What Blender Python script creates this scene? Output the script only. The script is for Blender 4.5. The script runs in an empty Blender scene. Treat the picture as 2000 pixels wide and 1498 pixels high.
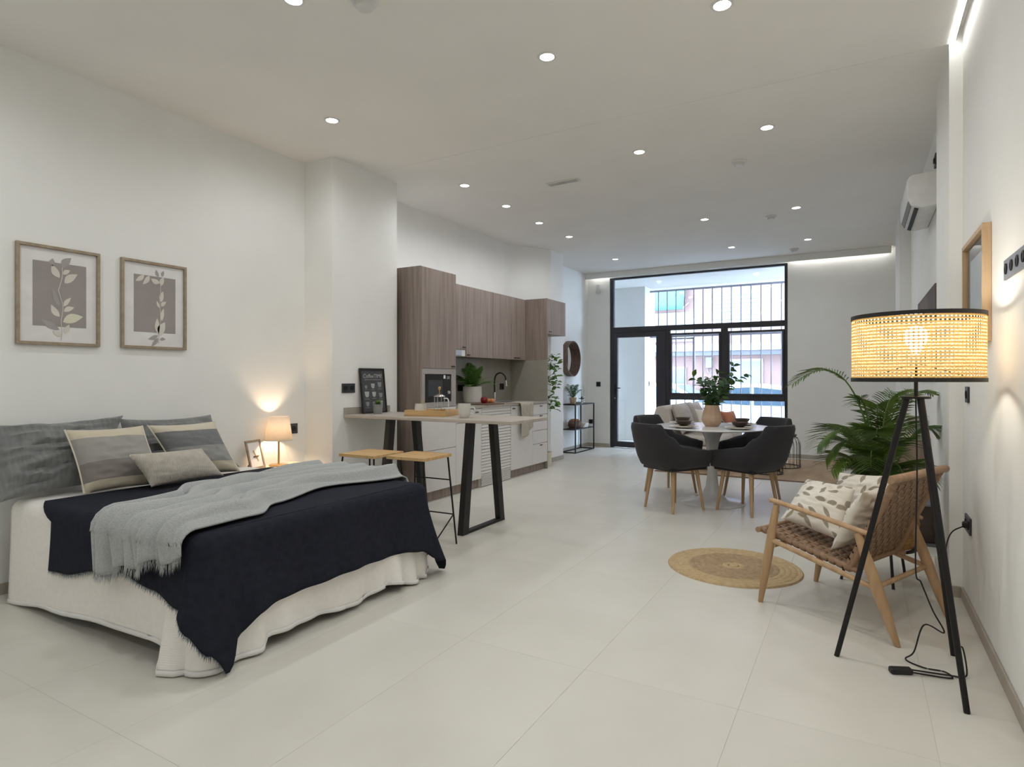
import bpy, bmesh, math, random
from mathutils import Vector, Matrix, Euler, noise
S = bpy.context.scene
C = S.collection
R = math.radians
PI = math.pi
random.seed(7)
# ---------------------------------------------------------------- camera, sky, exposure
cam = bpy.data.objects.new('camera', bpy.data.cameras.new('camera'))
C.objects.link(cam)
cam.location = (0, 0, 1.2)
cam.rotation_euler = (R(90), 0, R(29.843))
cam.data.sensor_width = 36
cam.data.lens = 36 * 1180.5 / 2000
cam.data.shift_y = -0.00478
cam.data.clip_end = 200
S.camera = cam
W = bpy.data.worlds.new('sky'); S.world = W; W.use_nodes = True
bg = W.node_tree.nodes['Background']
bg.inputs[0].default_value = (0.56, 0.76, 1.0, 1)
bg.inputs[1].default_value = 34.0
S.view_settings.view_transform = 'Standard'
S.view_settings.look = 'None'
S.view_settings.gamma = 1
S.view_settings.use_curve_mapping = False
S.view_settings.exposure = 0.0
S.cycles.max_bounces = 10
S.cycles.diffuse_bounces = 6
S.cycles.transparent_max_bounces = 16
S.cycles.caustics_reflective = False
S.cycles.caustics_refractive = False
S.cycles.sample_clamp_indirect = 4
DOWN_W = 22.5            # watts of each recessed downlight
DOWN_C = (0.955, 0.98, 1.0)
LED_S = 14.0
# ---------------------------------------------------------------- materials
def lin(c):
    return tuple((x/12.92 if x <= 0.04045 else ((x+0.055)/1.055)**2.4) for x in [v/255 for v in c]) + (1,)
MATS = {}
def mat(name, col, rough=0.6, metal=0.0, col2=None, scale=(8, 8, 8), detail=3, bump=0.0, bscale=60, sheen=0.0,
        coat=0.0, spec=0.5, trans=0.0, emit=None, estr=0.0, kind='noise', contrast=(0.35, 0.65)):
    if name in MATS: return MATS[name]
    m = bpy.data.materials.new(name); m.use_nodes = True
    nt = m.node_tree; b = nt.nodes['Principled BSDF']
    b.inputs['Base Color'].default_value = lin(col)
    b.inputs['Roughness'].default_value = rough
    b.inputs['Metallic'].default_value = metal
    b.inputs['Specular IOR Level'].default_value = spec
    if sheen: b.inputs['Sheen Weight'].default_value = sheen
    if coat: b.inputs['Coat Weight'].default_value = coat; b.inputs['Coat Roughness'].default_value = 0.1
    if trans: b.inputs['Transmission Weight'].default_value = trans
    if emit: b.inputs['Emission Color'].default_value = tuple(emit)+(1,); b.inputs['Emission Strength'].default_value = estr
    tc = nt.nodes.new('ShaderNodeTexCoord'); mp = nt.nodes.new('ShaderNodeMapping')
    nt.links.new(tc.outputs['Object'], mp.inputs[0]); mp.inputs['Scale'].default_value = scale
    if col2 is None:
        col2 = tuple(max(0, c*0.96) for c in col)
    n = nt.nodes.new('ShaderNodeTexNoise'); n.inputs['Scale'].default_value = 1; n.inputs['Detail'].default_value = detail
    nt.links.new(mp.outputs[0], n.inputs['Vector'])
    r = nt.nodes.new('ShaderNodeValToRGB')
    r.color_ramp.elements[0].position = contrast[0]; r.color_ramp.elements[0].color = lin(col)
    r.color_ramp.elements[1].position = contrast[1]; r.color_ramp.elements[1].color = lin(col2)
    nt.links.new(n.outputs['Fac'], r.inputs[0]); nt.links.new(r.outputs[0], b.inputs['Base Color'])
    if bump:
        n2 = nt.nodes.new('ShaderNodeTexNoise'); n2.inputs['Scale'].default_value = bscale; n2.inputs['Detail'].default_value = 3
        nt.links.new(tc.outputs['Object'], n2.inputs['Vector'])
        bp = nt.nodes.new('ShaderNodeBump'); bp.inputs['Strength'].default_value = bump; bp.inputs['Distance'].default_value = 0.004
        nt.links.new(n2.outputs['Fac'], bp.inputs['Height']); nt.links.new(bp.outputs[0], b.inputs['Normal'])
    MATS[name] = m
    return m
def weave(name, col, col2, scale=260, rough=0.95, axis='Z', sheen=0.2, strength=0.4):
    """cloth with fine horizontal ribs"""
    m = mat(name, col, rough, col2=col2, scale=(30, 30, 30), sheen=sheen, spec=0.2)
    nt = m.node_tree; b = nt.nodes['Principled BSDF']
    tc = [n for n in nt.nodes if n.type == 'TEX_COORD'][0]
    w = nt.nodes.new('ShaderNodeTexWave'); w.bands_direction = axis; w.inputs['Scale'].default_value = scale/20
    w.inputs['Distortion'].default_value = 1.2; w.inputs['Detail Scale'].default_value = 3
    nt.links.new(tc.outputs['Object'], w.inputs['Vector'])
    bp = nt.nodes.new('ShaderNodeBump'); bp.inputs['Strength'].default_value = strength; bp.inputs['Distance'].default_value = 0.003
    nt.links.new(w.outputs['Fac'], bp.inputs['Height']); nt.links.new(bp.outputs[0], b.inputs['Normal'])
    return m
def thin_glass(name, tint=(1, 1, 1), refl=0.08):
    m = bpy.data.materials.new(name); m.use_nodes = True; nt = m.node_tree
    for n in list(nt.nodes): nt.nodes.remove(n)
    o = nt.nodes.new('ShaderNodeOutputMaterial'); mx = nt.nodes.new('ShaderNodeMixShader')
    t = nt.nodes.new('ShaderNodeBsdfTransparent'); g = nt.nodes.new('ShaderNodeBsdfGlossy')
    lw = nt.nodes.new('ShaderNodeLayerWeight'); pw = nt.nodes.new('ShaderNodeMath'); pw.operation = 'POWER'; pw.inputs[1].default_value = 4.0
    fr = nt.nodes.new('ShaderNodeMath'); fr.operation = 'MULTIPLY_ADD'; fr.inputs[1].default_value = 0.6; fr.inputs[2].default_value = 0.03
    nt.links.new(lw.outputs['Facing'], pw.inputs[0]); nt.links.new(pw.outputs[0], fr.inputs[0])
    t.inputs[0].default_value = tuple(tint)+(1,); g.inputs['Roughness'].default_value = 0.02
    nt.links.new(fr.outputs[0], mx.inputs[0]); nt.links.new(t.outputs[0], mx.inputs[1]); nt.links.new(g.outputs[0], mx.inputs[2])
    nt.links.new(mx.outputs[0], o.inputs[0]); return m
def art_glass(name):
    m = thin_glass(name); nt = m.node_tree
    for n in nt.nodes:
        if n.type == 'MATH' and n.operation == 'MULTIPLY_ADD': n.inputs[1].default_value = 0.12; n.inputs[2].default_value = 0.015
    return m
def translucent(name, col, tcol, fac=0.5, rough=0.8):
    m = bpy.data.materials.new(name); m.use_nodes = True; nt = m.node_tree
    b = nt.nodes['Principled BSDF']; o = nt.nodes['Material Output']
    tc = nt.nodes.new('ShaderNodeTexCoord'); n = nt.nodes.new('ShaderNodeTexNoise'); n.inputs['Scale'].default_value = 60
    nt.links.new(tc.outputs['Object'], n.inputs['Vector'])
    r = nt.nodes.new('ShaderNodeValToRGB'); r.color_ramp.elements[0].color = lin(col); r.color_ramp.elements[1].color = lin(tuple(c*.9 for c in col))
    nt.links.new(n.outputs['Fac'], r.inputs[0]); nt.links.new(r.outputs[0], b.inputs['Base Color'])
    b.inputs['Roughness'].default_value = rough
    t = nt.nodes.new('ShaderNodeBsdfTranslucent'); t.inputs[0].default_value = lin(tcol)
    mx = nt.nodes.new('ShaderNodeMixShader'); mx.inputs[0].default_value = fac
    nt.links.new(b.outputs[0], mx.inputs[1]); nt.links.new(t.outputs[0], mx.inputs[2]); nt.links.new(mx.outputs[0], o.inputs[0])
    return m
def emis(name, col, s):
    m = bpy.data.materials.new(name); m.use_nodes = True; nt = m.node_tree
    b = nt.nodes['Principled BSDF']; b.inputs['Base Color'].default_value = (1, 1, 1, 1)
    b.inputs['Emission Color'].default_value = tuple(col)+(1,); b.inputs['Emission Strength'].default_value = s
    return m
def stripes(name, bands, axis='Y'):
    """bands: (start 0..1, rgb) along generated axis"""
    m = mat(name, bands[0][1], 0.95, sheen=0.2, spec=0.2, bump=0.3, bscale=300)
    nt = m.node_tree; b = nt.nodes['Principled BSDF']
    uv = nt.nodes.new('ShaderNodeUVMap'); sx = nt.nodes.new('ShaderNodeSeparateXYZ')
    nt.links.new(uv.outputs[0], sx.inputs[0])
    r = nt.nodes.new('ShaderNodeValToRGB'); r.color_ramp.interpolation = 'CONSTANT'
    e = r.color_ramp.elements
    e[0].position = 0; e[0].color = lin(bands[0][1]); e[1].position = bands[1][0]; e[1].color = lin(bands[1][1])
    for p, c in bands[2:]:
        x = e.new(p); x.color = lin(c)
    nt.links.new(sx.outputs[axis], r.inputs[0]); nt.links.new(r.outputs[0], b.inputs['Base Color'])
    return m
M = {}
M['wall'] = mat('white wall paint', (241, 241, 238), 0.9, col2=(238, 238, 235), scale=(3, 3, 3), spec=0.2)
M['ceil'] = mat('white ceiling paint', (241, 239, 235), 0.92, col2=(238, 236, 232), scale=(2, 2, 2), spec=0.1)
M['tile'] = mat('cream porcelain tile', (222, 219, 210), 0.34, col2=(213, 210, 200), scale=(2.2, 2.2, 2.2), detail=6, spec=0.35, bump=0.03, bscale=25, contrast=(.3, .72))
M['grout'] = mat('tile grout', (214, 211, 202), 0.9)
M['skirt'] = mat('greige skirting', (176, 168, 156), 0.5)
M['walnut'] = mat('walnut laminate', (156, 142, 134), 0.5, col2=(136, 121, 112), scale=(34, 34, 1.6), detail=5, spec=0.3)
M['white'] = mat('white lacquer', (222, 219, 216), 0.45, col2=(219, 216, 213), spec=0.4)
M['greyframe'] = mat('pale grey laminate', (168, 161, 157), 0.5)
M['splash'] = mat('grey green splashback', (160, 156, 145), 0.35, col2=(154, 150, 139), scale=(5, 5, 5), spec=0.4)
M['counter'] = mat('grey worktop', (168, 160, 150), 0.4, col2=(158, 150, 140), scale=(12, 12, 12))
M['barwood'] = mat('greyed oak slab', (188, 180, 170), 0.45, col2=(172, 162, 150), scale=(2, 28, 28), detail=5)
M['black'] = mat('black powder coat', (24, 22, 22), 0.5, col2=(30, 28, 27))
M['blackmet'] = mat('black metal', (22, 20, 20), 0.45, col2=(28, 25, 25), metal=0.3)
M['frame'] = mat('anthracite window frame', (46, 45, 50), 0.5, col2=(42, 41, 46))
M['oak'] = mat('natural oak', (206, 180, 146), 0.5, col2=(190, 160, 124), scale=(40, 40, 3), detail=5)
M['oakx'] = mat('natural oak lengthwise', (208, 172, 122), 0.5, col2=(190, 152, 100), scale=(3, 40, 40), detail=5)
M['beech'] = mat('turned beech', (188, 156, 120), 0.5, col2=(172, 138, 102), scale=(30, 30, 4), detail=4)
M['teak'] = mat('brown teak', (166, 134, 106), 0.5, col2=(148, 116, 88), scale=(30, 30, 6), detail=4)
M['strap'] = mat('woven tan strap', (152, 124, 100), 0.7, col2=(138, 110, 86), scale=(60, 60, 60))
M['chair'] = mat('charcoal upholstery', (58, 57, 60), 0.95, col2=(50, 49, 52), scale=(200, 200, 200), sheen=0.15, spec=0.15, bump=0.2, bscale=500)
M['linen'] = weave('white coverlet', (244, 240, 235), (240, 236, 230), 700, strength=0.14)
M['sheet'] = mat('white cotton', (236, 235, 233), 0.9, col2=(232, 231, 228), sheen=0.2)
M['navy'] = weave('navy blanket cloth', (36, 38, 48), (30, 32, 42), 700, axis='X', strength=0.10, sheen=0.0)
M['navyfringe'] = mat('faded navy fringe', (96, 102, 110), 0.95)
M['knit'] = mat('grey chenille', (176, 178, 177), 0.98, col2=(160, 163, 163), scale=(130, 130, 130), sheen=0.4, bump=0.9, bscale=170, spec=0.1)
M['greylinen'] = mat('grey washed linen', (128, 129, 128), 0.95, col2=(114, 115, 115), scale=(12, 60, 12), sheen=0.3, spec=0.15, bump=0.25, bscale=220)
M['rib'] = weave('beige ribbed knit', (206, 198, 186), (194, 186, 173), 900, axis='Y', strength=0.9)
M['cream'] = mat('cream piping', (226, 218, 200), 0.9)
M['tulip'] = mat('white gloss', (240, 240, 240), 0.25, col2=(229, 229, 229), coat=0.3)
M['ceramic'] = mat('white ceramic', (228, 226, 221), 0.35, col2=(222, 220, 215))
M['mug'] = mat('speckled pale ceramic', (212, 211, 203), 0.35, col2=(202, 200, 190), scale=(120, 120, 120))
M['potgrey'] = mat('cement pot', (142, 141, 140), 0.9, col2=(130, 129, 128), scale=(30, 30, 30))
M['leaf'] = mat('green leaf', (92, 128, 56), 0.45, col2=(66, 102, 42), scale=(14, 14, 14), spec=0.4)
M['palm'] = mat('palm leaf', (92, 116, 40), 0.42, col2=(58, 84, 34), scale=(9, 9, 9), spec=0.4)
M['euca'] = mat('eucalyptus leaf', (78, 106, 74), 0.6, col2=(56, 86, 56), scale=(14, 14, 14))
M['stem'] = mat('green stem', (92, 104, 52), 0.6)
M['twig'] = mat('brown stem', (92, 74, 54), 0.8)
M['soil'] = mat('potting soil', (52, 42, 34), 1.0, bump=1, bscale=90)
M['vase'] = mat('terracotta vase', (188, 160, 136), 0.7, col2=(172, 140, 114), scale=(6, 6, 14))
M['plate'] = mat('cream stoneware', (214, 208, 196), 0.45)
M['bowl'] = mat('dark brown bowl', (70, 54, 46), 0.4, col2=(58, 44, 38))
M['sofa'] = mat('beige sofa cloth', (196, 188, 180), 0.95, col2=(186, 178, 170), scale=(80, 80, 80), sheen=0.2)
M['rug'] = mat('jute rug', (176, 150, 122), 0.98, col2=(154, 130, 104), scale=(5, 1.2, 1), bump=1, bscale=160, detail=6)
M['jute'] = mat('braided jute', (200, 176, 138), 0.95, col2=(182, 156, 116), scale=(50, 50, 50), bump=0.8, bscale=140)
M['juted'] = mat('darker braided jute', (178, 154, 122), 0.95, col2=(158, 133, 102), scale=(40, 40, 40), bump=0.8, bscale=140)
M['wicker'] = mat('golden wicker', (186, 146, 84), 0.7, col2=(136, 98, 48), scale=(60, 60, 90))
M['cane'] = translucent('cane webbing', (228, 204, 160), (255, 232, 176), 0.62)
M['lampshade'] = translucent('cream lamp shade', (252, 246, 236), (255, 246, 232), 0.45)
M['glass'] = thin_glass('window glass')
M['artglass'] = art_glass('picture glass')
M['clear'] = thin_glass('clear glass', (0.96, 0.98, 0.97))
M['steel'] = mat('brushed steel', (190, 188, 184), 0.3, metal=1.0)
M['chrome'] = mat('polished chrome', (220, 220, 222), 0.12, metal=1.0)
M['brass'] = mat('warm gold metal', (206, 168, 110), 0.3, metal=0.8)
M['darkglass'] = mat('black oven glass', (16, 16, 20), 0.12, spec=0.6)
M['smoked'] = mat('oven window', (52, 54, 60), 0.2, spec=0.6)
M['mirror'] = mat('mirror glass', (240, 240, 240), 0.02, metal=1.0)
M['glazedart'] = mat('pale blue grey print', (196, 202, 208), 0.5)
M['fr_wood'] = mat('greyish oak moulding', (164, 148, 128), 0.6, col2=(148, 131, 110), scale=(30, 30, 30))
M['paper'] = mat('white paper', (236, 233, 232), 0.9)
M['taupe'] = mat('taupe print', (160, 152, 149), 0.9)
M['print'] = mat('pale leaf print', (220, 214, 204), 0.9)
M['printy'] = mat('straw leaf print', (222, 219, 196), 0.9)
M['printg'] = mat('grey leaf print', (170, 164, 162), 0.9)
M['chalk'] = mat('chalkboard print', (78, 78, 82), 0.85, col2=(70, 70, 74))
M['chalkw'] = mat('chalk white', (176, 178, 176), 0.9)
M['chalkd'] = mat('faded chalk', (138, 139, 140), 0.9)
M['plug'] = mat('anthracite plate', (54, 54, 58), 0.45)
M['pluggrey'] = mat('grey plate', (120, 122, 130), 0.4)
M['plug2'] = mat('black socket well', (18, 18, 19), 0.6)
M['plastic'] = mat('white plastic', (226, 226, 224), 0.4)
M['apple'] = mat('red apple skin', (150, 22, 26), 0.3, col2=(110, 12, 18), scale=(12, 12, 12))
M['orange'] = mat('peach skin', (230, 160, 112), 0.5, col2=(222, 140, 90))
M['board'] = mat('brown board', (120, 92, 74), 0.6, col2=(100, 76, 60), scale=(3, 40, 40))
M['towel'] = mat('beige linen towel', (186, 178, 164), 0.95, col2=(172, 163, 148), scale=(20, 20, 90), bump=0.3, bscale=260)
M['sideb'] = mat('taupe oak veneer', (146, 128, 110), 0.55, col2=(128, 110, 92), scale=(20, 20, 2), detail=5)
M['satin'] = mat('ivory satin', (226, 220, 208), 0.4, col2=(220, 214, 202), sheen=0.3)
M['rust'] = mat('rust velvet', (190, 122, 92), 0.9, sheen=0.4)
M['brownpat'] = mat('brown pattern cloth', (96, 80, 66), 0.95, col2=(190, 182, 170), scale=(18, 18, 18), contrast=(.5, .54))
M['mirrorwood'] = mat('dark bent wood', (108, 84, 72), 0.55, col2=(88, 66, 56), scale=(10, 10, 30))
M['painting'] = mat('brown abstract painting', (112, 98, 92), 0.8, col2=(84, 74, 68), scale=(2, 3, 2.5), detail=6, contrast=(.42, .58))
M['pinkstuc'] = mat('pink stucco', (112, 90, 85), 0.95, col2=(107, 85, 80))
M['street'] = mat('asphalt', (108, 108, 110), 0.95)
M['pale'] = mat('pale stone', (138, 134, 133), 0.9)
M['shutter'] = mat('pale roller shutter', (104, 104, 109), 0.7)
M['shadwin'] = mat('dull window', (74, 76, 84), 0.3)
M['awning'] = mat('turquoise awning cloth', (52, 96, 94), 0.9)
M['carpaint'] = mat('white car paint', (236, 238, 240), 0.3, coat=0.6)
M['carglass'] = mat('tinted car glass', (72, 90, 104), 0.1, spec=0.7)
M['tyre'] = mat('tyre rubber', (34, 34, 36), 0.8)
M['railing'] = mat('grey railing steel', (132, 130, 142), 0.6)
M['lens'] = emis('lit downlight lens', (1, 0.97, 0.92), 14)
M['led'] = emis('lit led strip', (1, 0.98, 0.95), LED_S)
M['bulb'] = emis('lit bulb', (1, 0.92, 0.79), 88)
M['bulbs'] = emis('lit warm bulb', (1, 0.70, 0.44), 280)
M['coffee'] = mat('dark coffee', (60, 36, 22), 0.2)
# leaf-pattern cloth
def leafcloth():
    m = mat('leaf pattern cotton', (226, 221, 212), 0.9, sheen=0.2, spec=0.2)
    nt = m.node_tree; b = nt.nodes['Principled BSDF']; L = nt.links.new
    def math_(op, a, c=None, v=None):
        n = nt.nodes.new('ShaderNodeMath'); n.operation = op; L(a, n.inputs[0])
        if c is not None: L(c, n.inputs[1])
        if v is not None: n.inputs[1].default_value = v
        return n.outputs[0]
    uv = nt.nodes.new('ShaderNodeUVMap'); sc = nt.nodes.new('ShaderNodeVectorMath'); sc.operation = 'MULTIPLY'; sc.inputs[1].default_value = (4.6, 4.6, 0)
    L(uv.outputs[0], sc.inputs[0])
    v = nt.nodes.new('ShaderNodeTexVoronoi'); v.voronoi_dimensions = '2D'; v.inputs['Scale'].default_value = 1; v.inputs['Randomness'].default_value = 0.75
    L(sc.outputs[0], v.inputs['Vector'])
    d = nt.nodes.new('ShaderNodeVectorMath'); d.operation = 'SUBTRACT'; L(sc.outputs[0], d.inputs[0]); L(v.outputs['Position'], d.inputs[1])
    sp = nt.nodes.new('ShaderNodeSeparateColor'); L(v.outputs['Color'], sp.inputs[0])
    rt = nt.nodes.new('ShaderNodeVectorRotate'); rt.rotation_type = 'Z_AXIS'; L(d.outputs[0], rt.inputs['Vector']); L(math_('MULTIPLY', sp.outputs[0], v=6.28), rt.inputs['Angle'])
    xy = nt.nodes.new('ShaderNodeSeparateXYZ'); L(rt.outputs[0], xy.inputs[0])
    ay = math_('ABSOLUTE', xy.outputs[1]); x2 = math_('POWER', math_('ABSOLUTE', math_('MULTIPLY', xy.outputs[0], v=1/.48)), v=2.0)
    f = math_('ADD', math_('MULTIPLY', ay, v=1/.19), x2)
    r = nt.nodes.new('ShaderNodeValToRGB'); e = r.color_ramp.elements
    e[0].position = 0.0; e[0].color = lin((186, 178, 164)); e[1].position = 0.10; e[1].color = lin((150, 140, 124))
    x = e.new(0.9); x.color = lin((164, 155, 139)); x = e.new(1.0); x.color = lin((226, 221, 212))
    L(f, r.inputs[0]); L(r.outputs[0], b.inputs['Base Color'])
    return m
M['leafcloth'] = leafcloth()
M['stripeA'] = stripes('striped cloth taupe', [(0, (204, 194, 172)), (.13, (136, 128, 124)), (.42, (158, 155, 150)), (.82, (204, 194, 172))])
M['stripeB'] = stripes('striped cloth grey', [(0, (204, 194, 172)), (.2, (150, 150, 147)), (.52, (120, 121, 122)), (.84, (204, 196, 176))])
# ---------------------------------------------------------------- builders
INV = {}
def link(o): C.objects.link(o); return o
def tag(o, label=None, cat=None, group=None, kind=None):
    if label: o['label'] = label
    if cat: o['category'] = cat
    if group: o['group'] = group
    if kind: o['kind'] = kind
    return o
def thing(name, label, cat, loc=(0, 0, 0), rz=0.0, group=None):
    o = link(bpy.data.objects.new(name, None)); o.empty_display_size = 0.1
    o.location = loc; o.rotation_euler = (0, 0, rz)
    INV[o.name] = (Matrix.Translation(loc) @ Matrix.Rotation(rz, 4, 'Z')).inverted()
    return tag(o, label, cat, group)
class MB:
    def __init__(s): s.b = bmesh.new(); s.uv = None
    def _merge(s, t, mtx=None):
        if mtx is not None: bmesh.ops.transform(t, matrix=mtx, verts=t.verts)
        me = bpy.data.meshes.new('tmp'); t.to_mesh(me); t.free(); s.b.from_mesh(me); bpy.data.meshes.remove(me); return s
    def box(s, c, d, bev=0.0, rot=None, seg=1):
        t = bmesh.new(); bmesh.ops.create_cube(t, size=1)
        bmesh.ops.scale(t, vec=d, verts=t.verts)
        if bev: bmesh.ops.bevel(t, geom=list(t.edges), offset=bev, segments=seg, affect='EDGES', profile=0.5)
        m = Matrix.Translation(c)
        if rot is not None: m = m @ (rot if isinstance(rot, Matrix) else Euler(rot).to_matrix().to_4x4())
        return s._merge(t, m)
    def bb(s, x0, x1, y0, y1, z0, z1, bev=0.0, seg=1):
        return s.box(((x0+x1)/2, (y0+y1)/2, (z0+z1)/2), (abs(x1-x0), abs(y1-y0), abs(z1-z0)), bev, None, seg)
    def prism(s, pts, z0, z1, axis='Z', bev=0.0):
        def P(a, b, h): return (a, b, h) if axis == 'Z' else ((a, h, b) if axis == 'Y' else (h, a, b))
        t = bmesh.new()
        lo = [t.verts.new(P(a, b, z0)) for a, b in pts]; hi = [t.verts.new(P(a, b, z1)) for a, b in pts]
        n = len(pts); t.faces.new(lo); t.faces.new(hi)
        for i in range(n): t.faces.new((lo[i], lo[(i+1) % n], hi[(i+1) % n], hi[i]))
        bmesh.ops.recalc_face_normals(t, faces=t.faces)
        if bev: bmesh.ops.bevel(t, geom=list(t.edges), offset=bev, segments=1, affect='EDGES')
        return s._merge(t)
    def tube(s, pts, r, n=8, cap=True, flat=1.0):
        pts = [Vector(p) for p in pts]; rr = r if isinstance(r, (list, tuple)) else [r]*len(pts)
        rings = []; up = None
        for i, p in enumerate(pts):
            d = (pts[min(i+1, len(pts)-1)] - pts[max(i-1, 0)])
            if d.length < 1e-9: d = Vector((0, 0, 1))
            d.normalize()
            if up is None: up = Vector((0, 0, 1)) if abs(d.z) < .9 else Vector((1, 0, 0))
            a = d.cross(up)
            if a.length < 1e-6: a = d.orthogonal()
            a.normalize(); bb = d.cross(a).normalized(); up = -bb if False else up
            rings.append([s.b.verts.new(p + (a*math.cos(2*PI*k/n) + bb*math.sin(2*PI*k/n)*flat)*rr[i]) for k in range(n)])
        for i in range(len(rings)-1):
            for k in range(n): s.b.faces.new((rings[i][k], rings[i][(k+1) % n], rings[i+1][(k+1) % n], rings[i+1][k]))
        if cap:
            s.b.faces.new(rings[0][::-1]); s.b.faces.new(rings[-1])
        return s
    def lathe(s, prof, c=(0, 0, 0), n=32, closed=False):
        c = Vector(c); rings = []
        for r, z in prof:
            if r < 1e-6: rings.append([s.b.verts.new(c+Vector((0, 0, z)))])
            else: rings.append([s.b.verts.new(c+Vector((r*math.cos(2*PI*k/n), r*math.sin(2*PI*k/n), z))) for k in range(n)])
        idx = list(range(len(rings)-1))
        pairs = [(rings[i], rings[i+1]) for i in idx]
        if closed: pairs.append((rings[-1], rings[0]))
        for A, B in pairs:
            if len(A) == 1 and len(B) == 1: continue
            for k in range(n):
                if len(A) == 1: s.b.faces.new((A[0], B[(k+1) % n], B[k]))
                elif len(B) == 1: s.b.faces.new((A[k], A[(k+1) % n], B[0]))
                else: s.b.faces.new((A[k], A[(k+1) % n], B[(k+1) % n], B[k]))
        return s
    def grid(s, fn, nu, nv, closeu=False, uv=False):
        V = [[s.b.verts.new(fn(i/nu, j/nv)) for j in range(nv+1)] for i in range(nu if closeu else nu+1)]
        if uv and s.uv is None: s.uv = s.b.loops.layers.uv.new('UVMap')
        for i in range(nu):
            for j in range(nv):
                a = V[i][j]; b = V[(i+1) % len(V)][j]; c = V[(i+1) % len(V)][j+1]; d = V[i][j+1]
                try: f = s.b.faces.new((a, b, c, d))
                except ValueError: continue
                if uv:
                    for l, q in zip(f.loops, ((i, j), (i+1, j), (i+1, j+1), (i, j+1))): l[s.uv].uv = (q[0]/nu, q[1]/nv)
        return s
    def poly(s, pts):
        s.b.faces.new([s.b.verts.new(p) for p in pts]); return s
    def sphere(s, c, r, sc=(1, 1, 1), sub=2):
        t = bmesh.new(); bmesh.ops.create_icosphere(t, subdivisions=sub, radius=r)
        return s._merge(t, Matrix.Translation(c) @ Matrix.Diagonal((*sc, 1)))
    def build(s, name, m, parent=None, smooth=True, world=False, angle=35, weld=False, solid=0.0, recalc=True):
        if weld: bmesh.ops.remove_doubles(s.b, verts=s.b.verts, dist=1e-5)
        if recalc: bmesh.ops.recalc_face_normals(s.b, faces=s.b.faces)
        me = bpy.data.meshes.new(name); s.b.to_mesh(me); s.b.free()
        if world and parent is not None and parent.name in INV: me.transform(INV[parent.name])
        me.materials.append(M[m] if isinstance(m, str) else m)
        if smooth:
            me.shade_smooth(); me.set_sharp_from_angle(angle=R(angle))
        o = link(bpy.data.objects.new(name, me))
        if parent is not None:
            o.parent = parent
            if parent.name in INV: INV[o.name] = INV[parent.name]
        if solid:
            md = o.modifiers.new('thickness', 'SOLIDIFY'); md.thickness = solid; md.offset = 0
        return o
def struct(o): o['kind'] = 'structure'; return o
def copy_tree(o, parent=None):
    c = o.copy(); link(c)
    if parent is not None: c.parent = parent
    for ch in list(o.children): copy_tree(ch, c)
    return c
def rename(o, label, group=None):
    o['label'] = label
    if group: o['group'] = group
def lerp(a, b, t): return a+(b-a)*t
def interp(tab, x):
    if x <= tab[0][0]: return tab[0][1]
    for (a, va), (b, vb) in zip(tab, tab[1:]):
        if x <= b:
            t = (x-a)/(b-a) if b > a else 0; t = t*t*(3-2*t)
            return va+(vb-va)*t
    return tab[-1][1]
def bez(p, n):
    p = [Vector(q) for q in p]; out = []
    for i in range(n+1):
        t = i/n; q = list(p)
        while len(q) > 1: q = [a.lerp(b, t) for a, b in zip(q, q[1:])]
        out.append(q[0])
    return out
def catmull(p, k=6):
    p = [Vector(q) for q in p]; P = [2*p[0]-p[1]] + p + [2*p[-1]-p[-2]]; out = []
    for i in range(1, len(P)-2):
        for j in range(k):
            t = j/k; a, b, c, d = P[i-1], P[i], P[i+1], P[i+2]
            out.append(0.5*((2*b)+(c-a)*t+(2*a-5*b+4*c-d)*t*t+(3*b-a-3*c+d)*t*t*t))
    out.append(p[-1]); return out
# ---------------------------------------------------------------- room shell
ZC = 3.05
wl = [(-4.134, -2.6), (-4.134, 3.62), (-3.80, 3.62), (-3.80, 4.43), (-4.18, 4.43), (-4.18, 7.21), (-3.834, 7.805), (-3.834, 8.22),
      (-4.20, 8.22), (-4.20, 10.04), (-4.5, 10.04), (-4.5, -2.6)]
struct(MB().prism(wl, 0, 3.2).build('wall_left', 'wall', smooth=False))
wr = [(.495, -2.6), (.495, 4.10), (.433, 4.10), (.433, 4.72), (.50, 4.72), (.50, 8.0), (.395, 8.0), (.395, 8.85), (.50, 8.85), (.50, 10.04), (.75, 10.04), (.75, -2.6)]
struct(MB().prism(wr, 0, 3.2).build('wall_right', 'wall', smooth=False))
wb = [(-4.5, 0), (-3.784, 0), (-3.784, 2.955), (-.937, 2.955), (-.937, 0), (.75, 0), (.75, 3.2), (-4.5, 3.2)]
struct(MB().prism(wb, 10.04, 10.22, axis='Y').build('wall_back', 'wall', smooth=False))
struct(MB().bb(-4.5, .75, -2.78, -2.6, 0, 3.2).build('wall_front', 'wall', smooth=False))
cl = [(-4.5, ZC), (.431, ZC), (.431, 3.13), (.75, 3.13), (.75, 3.25), (-4.5, 3.25)]
struct(MB().prism(cl, -2.7, 4.10, axis='Y').build('ceiling', 'ceil', smooth=False))
struct(MB().bb(-4.5, .75, 4.103, 10.22, ZC, 3.25).build('ceiling', 'ceil', smooth=False))
struct(MB().bb(-4.199, .394, 9.925, 9.955, 2.955, ZC-.001).build('trim_1', 'wall', smooth=False))
fl = struct(MB().bb(-4.5, .75, -2.7, 10.2, -.2, -.0014).build('floor', 'grout', smooth=False))
tile_me = None
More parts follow.
